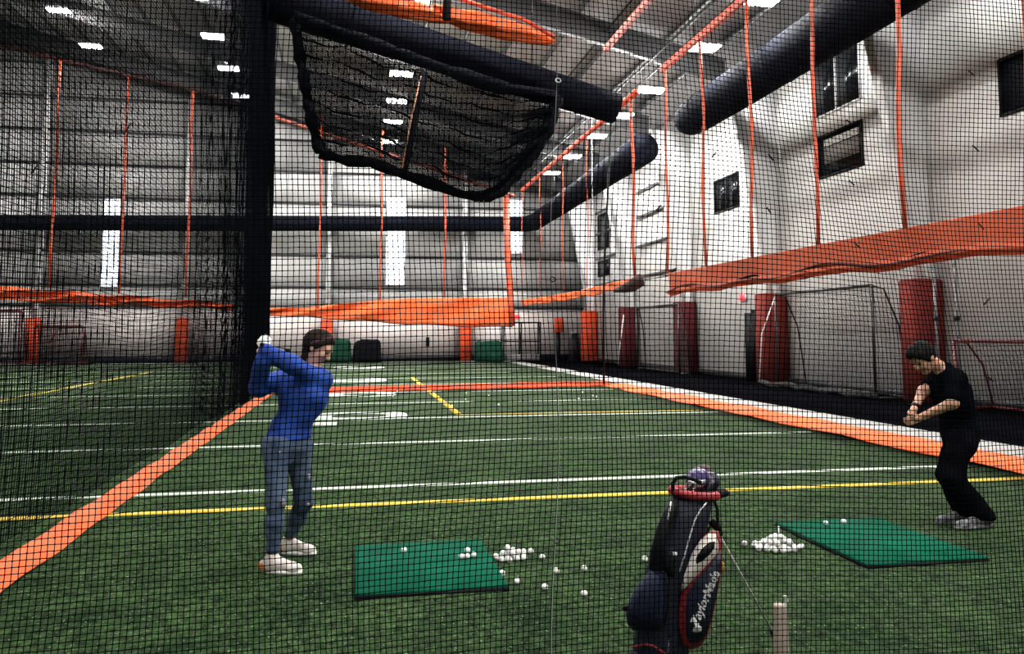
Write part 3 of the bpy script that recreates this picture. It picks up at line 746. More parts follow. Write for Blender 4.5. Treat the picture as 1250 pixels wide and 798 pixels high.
t.part('white_stay', MB().tube([(12.5, 36.5, 2.5), (12.3, 36.9, 0.1)], 0.03, 5), M_STEEL)
goal_along_wall(11.9, 15.1, 1.46, 12.55, 0.9, M_GOALR, 'low dark red framed goal at right behind the man in black')
# steel stand pipes against the right wall
for (y, lab) in ((16.05, 'thin vertical pipe in front of red pad on right wall'), (15.4, 'thin vertical pipe right of the red pad on right wall')):
    t = Thing('wall_pipe', (12.9, y, 0.01), lab, 'pipe', 'vertical pipes at the right wall')
    t.part('pipe_body', MB().tube([(12.9, y, 0.01), (12.9, y, 3.4)], 0.035, 8), mat('grey_pipe', (0.14, 0.14, 0.15), 0.45))
    for z in (1.9, 3.3): t.part('coupling', MB().tube([(12.9, y, z), (12.9, y, z + 0.1)], 0.06, 8), M_BLACK)
    t.part('foot_plate', MB().box(12.8, 13.0, y - 0.1, y + 0.1, 0.009, 0.03), M_BLACK)
# goals at the far left, mouths facing the camera
def goal_facing(x0, x1, y, h, depth, m, label, cell=0.14, r=0.05):
    t = Thing('goal', ((x0 + x1) / 2, y, 0), label, 'goal', 'practice goals')
    t.part('crossbar', MB().tube([(x0, y, h), (x1, y, h)], r, 8), m)
    for x in (x0, x1):
        t.part('post', MB().tube([(x, y, 0), (x, y, h)], r, 8), m)
        t.part('back_stay', MB().tube([(x, y, h), (x, y + depth * 0.4, h * 0.95), (x, y + depth, 0.05)], r * 0.7, 6), m)
    t.part('ground_bar', MB().tube([(x0, y + depth, 0.05), (x1, y + depth, 0.05)], r * 0.7, 6), m)
    xx = np.arange(x0, x1 + 0.01, cell); s = np.linspace(0, 1, int(h * 1.2 / cell))
    yy = np.interp(s, [0, 0.25, 1], [y, y + depth * 0.4, y + depth]); zz = np.interp(s, [0, 0.25, 1], [h, h * 0.95, 0.05])
    Pg = np.zeros((len(xx), len(s), 3)); Pg[..., 0] = xx[:, None]; Pg[..., 1] = yy[None]; Pg[..., 2] = zz[None]
    t.part('goal_net', net_mesh('goal_net', Pg, (0, 1, 0.3), t.base, r=0.012), M_GOALNET, stuff=True)
    return t
goal_facing(-21.5, -17.0, 45.6, 2.8, 1.1, M_GOALR, 'tall dark red framed goal at the far left edge')
t = goal_facing(-16.3, -14.05, 45.8, 2.0, 1.0, M_GOALR, 'smaller goal right of the leftmost orange pad')
t.part('cross_brace', MB().tube([(-16.3, 45.75, 1.1), (-15.6, 45.75, 1.15), (-15.1, 45.75, 2.0)], 0.04, 6), M_GOALR)
# black rack in the back right corner
t = Thing('equipment_rack', (10.0, 46.8, 0.01), 'black open steel rack in the back right corner', 'rack')
for x in (8.55, 9.6, 10.75):
    for y in (46.5, 47.1): t.part('upright', MB().box(x - 0.04, x + 0.04, y - 0.04, y + 0.04, 0.01, 2.3), M_BLACK)
for z in (1.15, 2.26):
    for y in (46.5, 47.1): t.part('shelf_beam', MB().box(8.55 if z < 2 else 9.3, 10.75, y - 0.03, y + 0.03, z - 0.04, z + 0.04), M_BLACK)
t.part('bottom_panel', MB().box(8.6, 10.7, 46.55, 46.6, 0.05, 0.38), mat('grey_panel', (0.16, 0.15, 0.15), 0.7))
# covered heaps in front of the back wall
M_GREENTARP = mat('dark_green_tarp', (0.005, 0.032, 0.018), 0.8, col2=(0.009, 0.05, 0.03), scale=2.5, bump=0.4, bscale=3, spec=0.1)
M_BLACKTARP = mat('black_tarp', (0.004, 0.004, 0.006), 0.9, col2=(0.007, 0.007, 0.009), scale=2.5, bump=0.4, bscale=3, spec=0.05)
def heap(x0, x1, y0, y1, h, m, label, seed, dip=0):
    rings = []; rr = random.Random(seed); n = 28; base = A(((x0 + x1) / 2, (y0 + y1) / 2, 0.01))
    ph = [rr.uniform(0, 6) for _ in range(5)]
    for k, z in enumerate((0, 0.25, 0.55, 0.8, 0.93, 1.0)):
        f = (1.04, 1.0, 0.98, 0.96, 0.9, 0.74)[k]; ring = []
        for i in range(n):
            a = 2 * math.pi * i / n; c, s = math.cos(a), math.sin(a)
            q = 0.3
            px_ = np.sign(c) * abs(c) ** q * (x1 - x0) / 2 * f * (1 + 0.025 * math.sin(6 * a + ph[0])); py_ = np.sign(s) * abs(s) ** q * (y1 - y0) / 2 * f
            ring.append(base + A((px_, py_, h * z * (1 + 0.04 * math.sin(3 * a + ph[1]) - (dip if c < -0.4 else 0)))))
        rings.append(ring)
    tag(obj('covered_equipment', MB().loft(rings).mesh('covered_equipment', base, smooth=True), m, loc=tuple(base)), label, 'tarp', 'covered equipment at the back wall')
heap(-1.62, -0.22, 46.1, 46.9, 1.24, M_GREENTARP, 'dark green covered equipment left of the black one at back wall', 3)
heap(-0.1, 1.45, 46.0, 46.9, 1.24, M_BLACKTARP, 'black covered equipment beside the left green one at back wall', 4, 0.06)
heap(6.85, 8.45, 46.0, 46.9, 1.16, M_GREENTARP, 'dark green covered equipment right of the orange pad and rack', 5)
# small black wall outlet box on the back wall
tag(obj('wall_box', MB().box(4.12, 4.32, YB - 0.14, YB - 0.05, 0.85, 1.4).box(4.16, 4.28, YB - 0.2, YB - 0.14, 1.15, 1.32).mesh('wall_box'), M_BLACK), 'small dark box mounted on the back wall', 'box')
# leaning black boards and small orange pad in the back corner
t = Thing('leaning_board', (12.6, 46.4, 0.01), 'black board leaning by the bright orange corner pad', 'board')
t.part('board', MB().prism([(12.35, 46.2, 0.01), (13.05, 46.2, 0.01), (13.0, 46.55, 1.65), (12.7, 46.55, 1.6)], (0, 0.08, 0)), M_BLACK)
t.part('board_edge', MB().prism([(12.62, 46.5, 1.62), (13.0, 46.5, 1.67), (13.0, 46.5, 1.73), (12.62, 46.5, 1.68)], (0, 0.1, 0)), M_STEEL)
t = Thing('wall_pad', (12.1, 47.3, 0.01), 'small orange pad on black leg in the back right corner', 'pad')
t.part('pad_cover', MB().bevel_box(11.75, 12.3, 46.9, 47.3, 1.68, 2.55, 0.04), M_PADO)
t.part('pad_leg', MB().box(11.85, 12.1, 47.0, 47.2, 0.01, 1.68), M_BLACK)
# ================================================================== PEOPLE (signed distance bodies meshed with surface nets)
def s_cap(a, b, ra, rb):
    a, b = A(a), A(b)
    def f(P):
        ab = b - a; t = np.clip(((P - a) @ ab) / (ab @ ab + 1e-12), 0, 1)
        return np.linalg.norm(P - (a + t[..., None] * ab), axis=-1) - (ra + (rb - ra) * t)
    r = max(ra, rb); return f, np.minimum(a, b) - r, np.maximum(a, b) + r
def s_ell(c, rad, ax=None):
    c = A(c); rad = A(rad); R = np.eye(3) if ax is None else np.array([unit(v) for v in ax])
    def f(P):
        q = (P - c) @ R.T; k0 = np.linalg.norm(q / rad, axis=-1); k1 = np.linalg.norm(q / (rad * rad), axis=-1)
        return k0 * (k0 - 1) / (k1 + 1e-9)
    m = rad.max(); return f, c - m, c + m
def sdf_mesh(name, prims, vox, base, cuts=(), wob=None):
    """prims: list of (shape, k); cuts: list of (point, normal): what lies on the normal's side is cut away"""
    lo = np.min([p[0][1] for p in prims], 0) - 4 * vox - 0.01; hi = np.max([p[0][2] for p in prims], 0) + 4 * vox + 0.01
    n = np.ceil((hi - lo) / vox).astype(int) + 1
    f = np.full(n, 1.0, dtype=np.float32)
    ax = [lo[k] + vox * np.arange(n[k]) for k in range(3)]
    for (fn, l, h), k in prims:
        pad_ = 3 * vox + k
        i0 = np.maximum(0, np.floor((l - pad_ - lo) / vox).astype(int)); i1 = np.minimum(n, np.ceil((h + pad_ - lo) / vox).astype(int) + 1)
        sl = tuple(slice(a, b) for a, b in zip(i0, i1))
        P = np.stack(np.meshgrid(*[ax[q][sl[q]] for q in range(3)], indexing='ij'), -1)
        d = fn(P); o = f[sl]
        hh = np.maximum(k - np.abs(o - d), 0) / max(k, 1e-6)
        f[sl] = np.minimum(o, d) - hh * hh * k * 0.25
    if cuts or wob:
        P = np.stack(np.meshgrid(*ax, indexing='ij'), -1)
        if wob: f = f + wob(P)
        for p, nn in cuts: f = np.maximum(f, (P - A(p)) @ unit(nn))
    s = f < 0
    c = [s[i:n[0] - 1 + i, j:n[1] - 1 + j, k:n[2] - 1 + k] for i in (0, 1) for j in (0, 1) for k in (0, 1)]
    tot = sum(x.astype(np.int8) for x in c); act = (tot > 0) & (tot < 8)
    idx = np.argwhere(act); vid = -np.ones(act.shape, dtype=np.int64); vid[act] = np.arange(len(idx))
    acc = np.zeros((len(idx), 3)); cnt = np.zeros(len(idx))
    corners = [(i, j, k) for i in (0, 1) for j in (0, 1) for k in (0, 1)]
    fv = {q: f[idx[:, 0] + q[0], idx[:, 1] + q[1], idx[:, 2] + q[2]] for q in corners}
    for q in corners:
        for d in range(3):
            if q[d] == 0:
                q2 = list(q); q2[d] = 1; q2 = tuple(q2)
                a, b = fv[q], fv[q2]; m = (a < 0) != (b < 0)
                t = np.where(m, a / (a - b + 1e-20), 0); p = np.array(q, float)[None] + np.zeros((len(idx), 3)); p[:, d] += t
                acc[m] += p[m]; cnt[m] += 1
    V = (idx + acc / cnt[:, None]) * vox + lo
    Q = []
    for d in range(3):
        e1, e2 = (d + 1) % 3, (d + 2) % 3
        sl0 = [slice(None)] * 3; sl1 = [slice(None)] * 3; sl0[d] = slice(0, -1); sl1[d] = slice(1, None)
        a, b = s[tuple(sl0)], s[tuple(sl1)]
        for flip, mask in ((0, a & ~b), (1, ~a & b)):
            w = np.argwhere(mask)
            w = w[(w[:, e1] > 0) & (w[:, e2] > 0) & (w[:, e1] < n[e1] - 1) & (w[:, e2] < n[e2] - 1)]
            def cell(o1, o2):
                ww = w.copy(); ww[:, e1] += o1; ww[:, e2] += o2; return vid[ww[:, 0], ww[:, 1], ww[:, 2]]
            q = np.stack([cell(-1, -1), cell(0, -1), cell(0, 0), cell(-1, 0)], 1)
            Q.append(q[:, ::-1] if flip else q)
    Q = np.concatenate(Q)
    return mesh_from(name, V - A(base), quads=Q, smooth=True)

M_SKIN = mat('skin', (0.56, 0.30, 0.20), 0.5, col2=(0.62, 0.34, 0.24), scale=12)
M_SKIN2 = mat('skin_tan', (0.50, 0.26, 0.17), 0.5, col2=(0.56, 0.30, 0.20), scale=12)
M_HAIRB = mat('dark_brown_hair', (0.012, 0.008, 0.0065), 0.8, col2=(0.030, 0.020, 0.015), scale=30, stretch=(1, 1, 0.2), spec=0.1)
M_HAIRD = mat('black_hair', (0.004, 0.0035, 0.0035), 0.8, col2=(0.010, 0.009, 0.008), scale=30, spec=0.1)
M_LIP = mat('lips', (0.32, 0.09, 0.08), 0.5)
M_EYE = mat('eye_dark', (0.03, 0.02, 0.015), 0.2)
M_BLUE = mat('blue_knit', (0.005, 0.036, 0.24), 0.8, col2=(0.011, 0.075, 0.42), scale=9, bump=0.25, bscale=60)
M_JEANS = mat('blue_jeans', (0.022, 0.042, 0.09), 0.9, col2=(0.085, 0.125, 0.20), scale=7, bump=0.3, bscale=120, stretch=(1, 1, 0.5))
M_TEE = mat('black_tee', (0.0025, 0.003, 0.0045), 1.0, col2=(0.0045, 0.005, 0.007), scale=8, spec=0.0)
M_PANTS = mat('black_trousers', (0.003, 0.003, 0.004), 1.0, col2=(0.0055, 0.0055, 0.0075), scale=8, spec=0.0)
M_SHOEW = mat('white_shoe', (0.75, 0.68, 0.64), 0.6, col2=(0.62, 0.55, 0.52), scale=25)
M_SHOEG = mat('grey_shoe', (0.07, 0.07, 0.075), 0.7, col2=(0.22, 0.22, 0.23), scale=28)
M_PINK = mat('pink_orange_heel', (0.75, 0.10, 0.06), 0.5, col2=(0.8, 0.25, 0.04), scale=25)
M_GLOVE = mat('white_glove', (0.8, 0.8, 0.8), 0.6)

def head_prims(c, fwd, upv, s=1.0):
    f = unit(fwd); r = unit(np.cross(f, upv)); u_ = np.cross(r, f); ax = (f, r, u_)
    L = lambda a, b, d: c + s * (f * a + r * b + u_ * d)
    pr = [(s_ell(L(-0.008, 0, 0.028), (0.098 * s, 0.076 * s, 0.092 * s), ax), 0.02),
          (s_ell(L(0.028, 0, -0.045), (0.066 * s, 0.056 * s, 0.066 * s), ax), 0.03),
          (s_ell(L(0.062, 0, -0.092), (0.026 * s, 0.030 * s, 0.022 * s), ax), 0.02),
          (s_cap(L(0.090, 0, 0.012), L(0.112, 0, -0.020), 0.010 * s, 0.014 * s), 0.012),
          (s_ell(L(0.096, 0.012, -0.024), (0.012 * s,) * 3, ax), 0.008), (s_ell(L(0.096, -0.012, -0.024), (0.012 * s,) * 3, ax), 0.008),
          (s_cap(L(0.080, 0.036, 0.034), L(0.080, -0.036, 0.034), 0.014 * s, 0.014 * s), 0.02),
          (s_ell(L(0.068, 0.036, -0.022), (0.024 * s,) * 3, ax), 0.02), (s_ell(L(0.068, -0.036, -0.022), (0.024 * s,) * 3, ax), 0.02),
          (s_ell(L(-0.012, 0.077, -0.008), (0.022 * s, 0.010 * s, 0.033 * s), ax), 0.006), (s_ell(L(-0.012, -0.077, -0.008), (0.022 * s, 0.010 * s, 0.033 * s), ax), 0.006)]
    return pr, L, ax
def hand_prims(w, d, nrm, side, curl=1.0, s=1.0):
    """w wrist, d direction of the palm, nrm palm-side normal, side: +1/-1 puts the thumb; fingers curl towards nrm"""
    d = unit(d); nrm = unit(A(nrm) - d * (A(nrm) @ d)); sd = np.cross(d, nrm) * side
    pr = []
    for k in range(4):
        off = (k - 1.5) * 0.019 * s
        a = w + sd * off * 0.6 + d * 0.01; b = w + sd * off + d * (0.082 - 0.004 * abs(k - 1)) * s
        pr.append((s_cap(a, b, 0.015 * s, 0.0115 * s), 0.014))
        ln = (0.040, 0.045, 0.042, 0.033)[k] * s; ang = 0.0; p = b
        for seg, fac in enumerate((1.0, 0.65, 0.5)):
            ang += curl * (0.75, 0.95, 0.7)[seg]
            q = p + ln * fac * (d * math.cos(ang) + nrm * math.sin(ang))
            pr.append((s_cap(p, q, 0.0092 * s, 0.0082 * s), 0.004)); p = q
    tb = w + d * 0.025 * s - sd * 0.026 * s
    t1 = tb + (d * 0.6 - sd * 0.55 + nrm * 0.45) * 0.038 * s; t2 = t1 + (d * 0.65 + nrm * 0.75 + sd * 0.15) * 0.032 * s; t3 = t2 + (d * 0.3 + nrm * 0.8 + sd * 0.45) * 0.024 * s
    pr += [(s_cap(tb, t1, 0.014 * s, 0.011 * s), 0.01), (s_cap(t1, t2, 0.0105 * s, 0.0095 * s), 0.004), (s_cap(t2, t3, 0.0095 * s, 0.008 * s), 0.004)]
    return pr
def shoe(t, name, heel, toe, ang_w, m, accent=None, h=0.085):
    """heel, toe: ground points; returns the shoe with sole and accents"""
    heel, toe = A(heel), A(toe); d = unit(toe - heel); r = A((d[1], -d[0], 0)); z = A((0, 0, 1)); L = np.linalg.norm(toe - heel)
    ax = (d, r, z)
    up_ = [(s_ell(heel + d * L * 0.22 + z * 0.055, (0.085, 0.040, 0.055), ax), 0.02), (s_cap(heel + d * L * 0.25 + z * 0.085, heel + d * L * 0.7 + z * 0.045, 0.040, 0.036), 0.03),
           (s_ell(heel + d * L * 0.76 + z * 0.04, (L * 0.23, 0.045, 0.038), ax), 0.02), (s_cap(heel + d * L * 0.2 + z * 0.06, heel + d * L * 0.24 + z * (h + 0.03), 0.042, 0.040), 0.02)]
    o = t.part(name, sdf_mesh(name, up_, 0.008, t.base, cuts=[((0, 0, 0.022), (0, 0, -1)), (heel + z * (h + 0.045), z)]), m)
    n = 20; out = []
    for i in range(n):
        a = 2 * math.pi * i / n; c, s = math.cos(a), math.sin(a)
        out.append(heel + d * L * (0.5 + 0.5 * np.sign(c) * abs(c) ** 0.75) + r * (0.043 if c > -0.2 else 0.036) * np.sign(s) * abs(s) ** 0.7 + z * 0.004)
    t.part('sole', MB().prism(out, (0, 0, 0.026)), M_WHITE if m is M_SHOEW else M_SHOEG, under=o)
    if accent is not None:
        t.part('heel_patch', sdf_mesh('heel_patch', [(s_ell(heel + d * L * 0.20 + z * 0.050, (0.088, 0.043, 0.052), ax), 0.01)], 0.007, t.base, cuts=[(heel + d * L * 0.30, d), (heel + z * 0.072, z), (heel + z * 0.03, -z)]), accent, under=o)
    return o

# ---------------------------------------------------------------- golfer in blue, at the top of the backswing
def woman():
    Y0 = 6.0
    t = Thing('person', (-0.45, Y0, 0), 'person in blue pullover and ripped jeans swinging back beside the left mat', 'person')
    J = lambda x, y, dY=0.0: at(x, y, Y0 + dY)
    head = J(389, 425, -0.02); neck0 = J(379, 455, 0.0); neck1 = J(384, 437, -0.01)
    lsh, rsh = J(391, 463, -0.03), J(349, 463, 0.04)
    lel, lwr = J(357, 445, -0.22), J(325, 429, -0.30)
    rel, rwr = J(316, 472, -0.10), J(320, 437, -0.30)
    chest, waist, pel = J(371, 482, 0.0), J(357, 515, 0.02), J(351, 538, 0.02)
    lhip, rhip = J(364, 548, 0.07), J(338, 548, -0.06)
    lkn, rkn = J(371, 612, 0.10), J(337, 612, -0.16)
    ank = lambda h, q: ground(*h) + (ground(*q) - ground(*h)) * 0.24 + A((0, 0, 0.10))
    lan, ran = ank((341, 676), (386, 678)), ank((320, 699), (369, 701))
    sh = unit(lsh - rsh); fr = unit(np.cross(sh, A((0, 0, 1))))          # chest faces the camera side
    if fr[1] > 0: fr = -fr
    hax = (sh, fr, np.cross(sh, fr)); px_ = A((0.62, -0.78, 0))           # pelvis faces the mat, half turned
    pax = (A((0.62, 0.4, 0)), A((0.4, -0.62, 0)), A((0, 0, 1)))
    hp, L, ax = head_prims(head, A((0.72, -0.30, -0.52)), A((0.42, 0.0, 0.9)), 0.96)
    torso = [(s_cap(rsh, lsh, 0.062, 0.062), 0.06), (s_ell(chest, (0.152, 0.105, 0.16), hax), 0.08), (s_cap(chest, waist, 0.118, 0.108), 0.08),
             (s_ell(chest + fr * 0.07 + sh * 0.06, (0.06, 0.05, 0.06), hax), 0.05), (s_ell(chest + fr * 0.07 - sh * 0.06, (0.06, 0.05, 0.06), hax), 0.05),
             (s_ell(pel, (0.155, 0.12, 0.12), pax), 0.09)]
    neck = [(s_cap(neck0, neck1, 0.055, 0.048), 0.04)]
    arms = [(s_cap(lsh, lel, 0.056, 0.042), 0.04), (s_cap(lel, lwr, 0.042, 0.027), 0.03), (s_cap(rsh, rel, 0.056, 0.043), 0.04), (s_cap(rel, rwr, 0.043, 0.028), 0.03)]
    legs = []
    for hip, kn, an in ((lhip, lkn, lan), (rhip, rkn, ran)):
        legs += [(s_cap(hip, kn, 0.086, 0.050), 0.06), (s_cap(kn, kn * 0.6 + an * 0.4, 0.048, 0.047), 0.04), (s_cap(kn * 0.62 + an * 0.38, an, 0.046, 0.030), 0.04)]
    feet = [(s_cap(lan, lan + A((0.06, 0, -0.055)), 0.028, 0.022), 0.03), (s_cap(ran, ran + A((0.06, 0, -0.055)), 0.028, 0.022), 0.03)]
    gripdir = unit(A((0.25, 0.95, 0.12)))
    hd = unit(A((-0.35, 0.2, 0.75)))
    hl = hand_prims(lwr + hd * 0.01, hd, A((0.3, 0.9, 0.1)), 1, 1.0, 0.92); hr = hand_prims(rwr - A((0.0, 0, 0.0)), A((0.1, -0.1, 1.0)), A((0.3, 0.9, 0.1)), -1, 1.0, 0.92)
    body = hp + neck + torso + arms + legs + feet + hr
    t.part('body', sdf_mesh('body', body, 0.0065, t.base), M_SKIN)
    wob = lambda P: 0.004 * np.sin(38 * P[..., 2] + 25 * P[..., 0]) * np.sin(17 * P[..., 0] - 12 * P[..., 2])
    # clothes
    grow = lambda prs, g, kk=0.0: [((lambda P, f=f: f(P) - g, l - g, h + g), k + kk) for (f, l, h), k in prs]
    sleeves = [(s_cap(lsh, lel, 0.056, 0.046), 0.04), (s_cap(lel, lwr, 0.046, 0.036), 0.03), (s_cap(rsh, rel, 0.058, 0.048), 0.04), (s_cap(rel, rwr - (rwr - rel) * 0.06, 0.048, 0.036), 0.03)]
    hem = J(352, 536); t.part('pullover', sdf_mesh('pullover', grow(torso + sleeves, 0.017) + [(s_cap(neck0, neck0 * 0.75 + neck1 * 0.25, 0.066, 0.062), 0.03)], 0.0085, t.base,
             cuts=[(hem, (0.05, 0, -1)), ], wob=lambda P: 0.006 * np.sin(30 * P[..., 2] + 18 * P[..., 0] + 9 * P[..., 1]) * np.sin(15 * P[..., 0] - 9 * P[..., 2])), M_BLUE)
    jeans = t.part('jeans', sdf_mesh('jeans', grow(legs + [torso[-1]], 0.011), 0.008, t.base, cuts=[(J(352, 530), (0, 0, 1)), ((0, 0, 0.135), (0, 0, -1))],
             wob=lambda P: 0.003 * np.sin(70 * P[..., 2] + 12 * P[..., 0]) * np.sin(20 * P[..., 0])), M_JEANS)
    for (x, y, dY, rx, rz) in ((345, 613, -0.205, 0.020, 0.030), (376, 615, 0.05, 0.020, 0.014), (341, 551, -0.14, 0.022, 0.012), (377, 582, 0.02, 0.012, 0.026)):
        t.part('rip', sdf_mesh('rip', [(s_ell(J(x, y, dY), (rx, 0.028, rz)), 0.0)], 0.006, t.base), mat('worn_denim', (0.34, 0.25, 0.22), 0.9, col2=(0.20, 0.25, 0.32), scale=70, spec=0.1), under=jeans)
    g = t.part('glove', sdf_mesh('glove', grow(hl, 0.002), 0.005, t.base), M_GLOVE)
    # hair: cap with a short ponytail
    f_, r_, u_ = ax
    hair = [(s_ell(L(-0.014, 0, 0.034), (0.112, 0.090, 0.104), ax), 0.01), (s_ell(L(-0.07, 0, 0.02), (0.07, 0.07, 0.08), ax), 0.03)]
    hm = t.part('hair', sdf_mesh('hair', hair, 0.007, t.base, cuts=[(L(0.040, 0, 0.038), f_ * 0.86 - u_ * 0.5)]), M_HAIRB)
    t.part('ponytail', sdf_mesh('ponytail', [(s_cap(L(-0.10, 0.01, 0.02), J(373, 436, 0.0), 0.036, 0.028), 0.02), (s_cap(J(373, 436, 0.0), J(369, 447, -0.03), 0.028, 0.012), 0.02)], 0.007, t.base), M_HAIRB, under=hm)
    t.part('headband', sdf_mesh('headband', [(s_ell(L(-0.012, 0, 0.035), (0.114, 0.092, 0.106), ax), 0.0)], 0.007, t.base, cuts=[(L(0.012, 0, 0.05), f_ * 0.62 - u_ * 0.5), (L(-0.018, 0, 0.05), -(f_ * 0.62 - u_ * 0.5))]), mat('dusky_headband', (0.06, 0.022, 0.03), 0.7), under=hm)
    for b in (-1, 1): t.part('eye', sdf_mesh('eye', [(s_ell(L(0.086, 0.031 * b, 0.008), (0.010, 0.016, 0.008), ax), 0)], 0.004, t.base), M_EYE)
    t.part('mouth', sdf_mesh('mouth', [(s_ell(L(0.086, 0, -0.058), (0.012, 0.024, 0.009), ax), 0)], 0.004, t.base), M_LIP)
    shoe(t, 'shoe', ground(341, 676), ground(386, 678), 0, M_SHOEW, M_PINK); shoe(t, 'shoe', ground(320, 699), ground(369, 701), 0, M_SHOEW, M_PINK)
    # her club, laid back over the shoulder and pointing away down the hall
    grip0 = lwr + A((-0.02, 0.01, 0.045))
    c = Thing('golf_club', grip0, 'golf club held over the shoulder by the person in blue', 'golf club')
    sd = unit(A((0.10, 1.0, -0.05)))
    c.part('grip', MB().tube([grip0 - sd * 0.06, grip0 + sd * 0.2], [0.014, 0.011], 8), M_BLACK)
    c.part('shaft', MB().tube([grip0 + sd * 0.2, grip0 + sd * 0.85], [0.006, 0.0045], 6), M_BLACK)
    e = grip0 + sd * 0.85
    c.part('club_head', MB().prism([e + A(p) for p in ((-0.01, 0, 0.0), (0.015, 0.01, 0.0), (0.02, 0.04, -0.07), (-0.005, 0.05, -0.075), (-0.015, 0.03, -0.03))], (0.015, -0.012, 0)), M_BLACK)
woman()

# ---------------------------------------------------------------- golfer in black, bent over the right mat
def man():
    Y0 = 6.15
    t = Thing('person', (5.1, Y0, 0), 'person in black tee and trousers bending over the right mat', 'person')
    J = lambda x, y, dY=0.0: at(x, y, Y0 + dY)
    head = J(1127, 437, 0.02); neck1 = J(1139, 443, 0.02); neck0 = J(1153, 452, 0.02)
    lsh, rsh = J(1166, 462, -0.18), J(1148, 464, 0.20)
    lel, lwr = J(1163, 492, -0.24), J(1122, 510, -0.04)
    rel, rwr = J(1127, 477, 0.12), J(1116, 499, 0.03)
    chest, waist, pel = J(1162, 482, 0.01), J(1169, 508, 0.02), J(1172, 530, 0.02)
    lhip, rhip = J(1172, 540, -0.09), J(1169, 540, 0.11)
    lkn, rkn = J(1162, 582, -0.12), J(1156, 578, 0.14)
    ank = lambda h, q: ground(*h) + (ground(*q) - ground(*h)) * 0.24 + A((0, 0, 0.10))
    lan, ran = ank((1212, 643), (1166, 647)), ank((1188, 638), (1143, 640))
    sh = unit(rsh - lsh); upt = unit(chest - pel); fr = unit(np.cross(upt, sh))
    if fr[0] > 0: fr = -fr
    hax = (sh, fr, upt)
    hp, L, ax = head_prims(head, A((-0.74, -0.12, -0.62)), A((-0.55, 0, 0.8)), 1.06)
    torso = [(s_cap(lsh, rsh, 0.07, 0.07), 0.06), (s_ell(chest, (0.175, 0.115, 0.19), hax), 0.08), (s_cap(chest, waist, 0.13, 0.125), 0.08), (s_ell(pel, (0.165, 0.125, 0.13), hax), 0.09)]
    neck = [(s_cap(neck0, neck1, 0.062, 0.056), 0.04)]
    arms = [(s_cap(lsh, lel, 0.058, 0.044), 0.04), (s_cap(lel, lwr, 0.045, 0.028), 0.03), (s_cap(rsh, rel, 0.058, 0.044), 0.04), (s_cap(rel, rwr, 0.044, 0.028), 0.03)]
    legs = []
    for hip, kn, an in ((lhip, lkn, lan), (rhip, rkn, ran)):
        legs += [(s_cap(hip, kn, 0.098, 0.066), 0.06), (s_cap(kn, kn * 0.6 + an * 0.4, 0.062, 0.06), 0.04), (s_cap(kn * 0.62 + an * 0.38, an, 0.058, 0.04), 0.04)]
    feet = [(s_cap(lan, lan + A((-0.06, 0, -0.055)), 0.028, 0.022), 0.03), (s_cap(ran, ran + A((-0.06, 0, -0.055)), 0.028, 0.022), 0.03)]
    hl = hand_prims(lwr, J(1108, 514, 0.0) - lwr, A((0.1, 0.9, -0.3)), 1, 1.0); hr = hand_prims(rwr, J(1108, 511, 0.0) - rwr, A((-0.1, -0.9, -0.2)), 1, 1.0)
    t.part('body', sdf_mesh('body', hp + neck + torso + arms + legs + feet + hl + hr, 0.0065, t.base), M_SKIN2)
    grow = lambda prs, g: [((lambda P, f=f: f(P) - g, l - g, h + g), k) for (f, l, h), k in prs]
    le2, re2 = lsh * 0.35 + lel * 0.65, rsh * 0.45 + rel * 0.55
    sleeves = [(s_cap(lsh, le2, 0.064, 0.06), 0.04), (s_cap(rsh, re2, 0.064, 0.06), 0.04)]
    wob = lambda P: 0.006 * np.sin(26 * P[..., 2] + 16 * P[..., 0] + 8 * P[..., 1]) * np.sin(13 * P[..., 0] - 8 * P[..., 2])
    t.part('tee_shirt', sdf_mesh('tee_shirt', grow(torso + sleeves, 0.018) + [(s_cap(neck0, neck0 * 0.85 + neck1 * 0.15, 0.074, 0.07), 0.03)], 0.0085, t.base, cuts=[(J(1172, 541), (0, 0, -1))], wob=wob), M_TEE)
    loose = []
    for hip, kn, an in ((lhip, lkn, lan), (rhip, rkn, ran)):
        loose += [(s_cap(hip, kn, 0.112, 0.085), 0.06), (s_cap(kn, an * 1.0, 0.082, 0.088), 0.05)]
    t.part('trousers', sdf_mesh('trousers', loose + grow([torso[-1]], 0.014), 0.0085, t.base, cuts=[(J(1172, 522), (0, 0, 1)), ((0, 0, 0.07), (0, 0, -1))], wob=wob), M_PANTS)
    f_, r_, u_ = ax
    hair = [(s_ell(L(-0.012, 0, 0.04), (0.118, 0.096, 0.108), ax), 0.01), (s_ell(L(0.05, 0, 0.085), (0.065, 0.075, 0.05), ax), 0.04), (s_ell(L(-0.06, 0, 0.0), (0.06, 0.07, 0.075), ax), 0.03)]
    t.part('hair', sdf_mesh('hair', hair, 0.007, t.base, cuts=[(L(0.062, 0, 0.036), f_ * 0.86 - u_ * 0.5)]), M_HAIRD)
    for b in (-1, 1): t.part('eye', sdf_mesh('eye', [(s_ell(L(0.086, 0.031 * b, 0.008), (0.010, 0.016, 0.008), ax), 0)], 0.004, t.base), M_EYE)
    t.part('mouth', sdf_mesh('mouth', [(s_ell(L(0.09, 0, -0.062), (0.012, 0.024, 0.008), ax), 0)], 0.004, t.base), M_LIP)
    d = unit(rwr - rel); t.part('wristband', MB().tube([rwr - d * 0.045, rwr - d * 0.015], 0.036, 14), M_BLACK)
    shoe(t, 'shoe', ground(1212, 643), ground(1166, 647), 0, M_SHOEG); shoe(t, 'shoe', ground(1188, 638), ground(1143, 640), 0, M_SHOEG)
man()

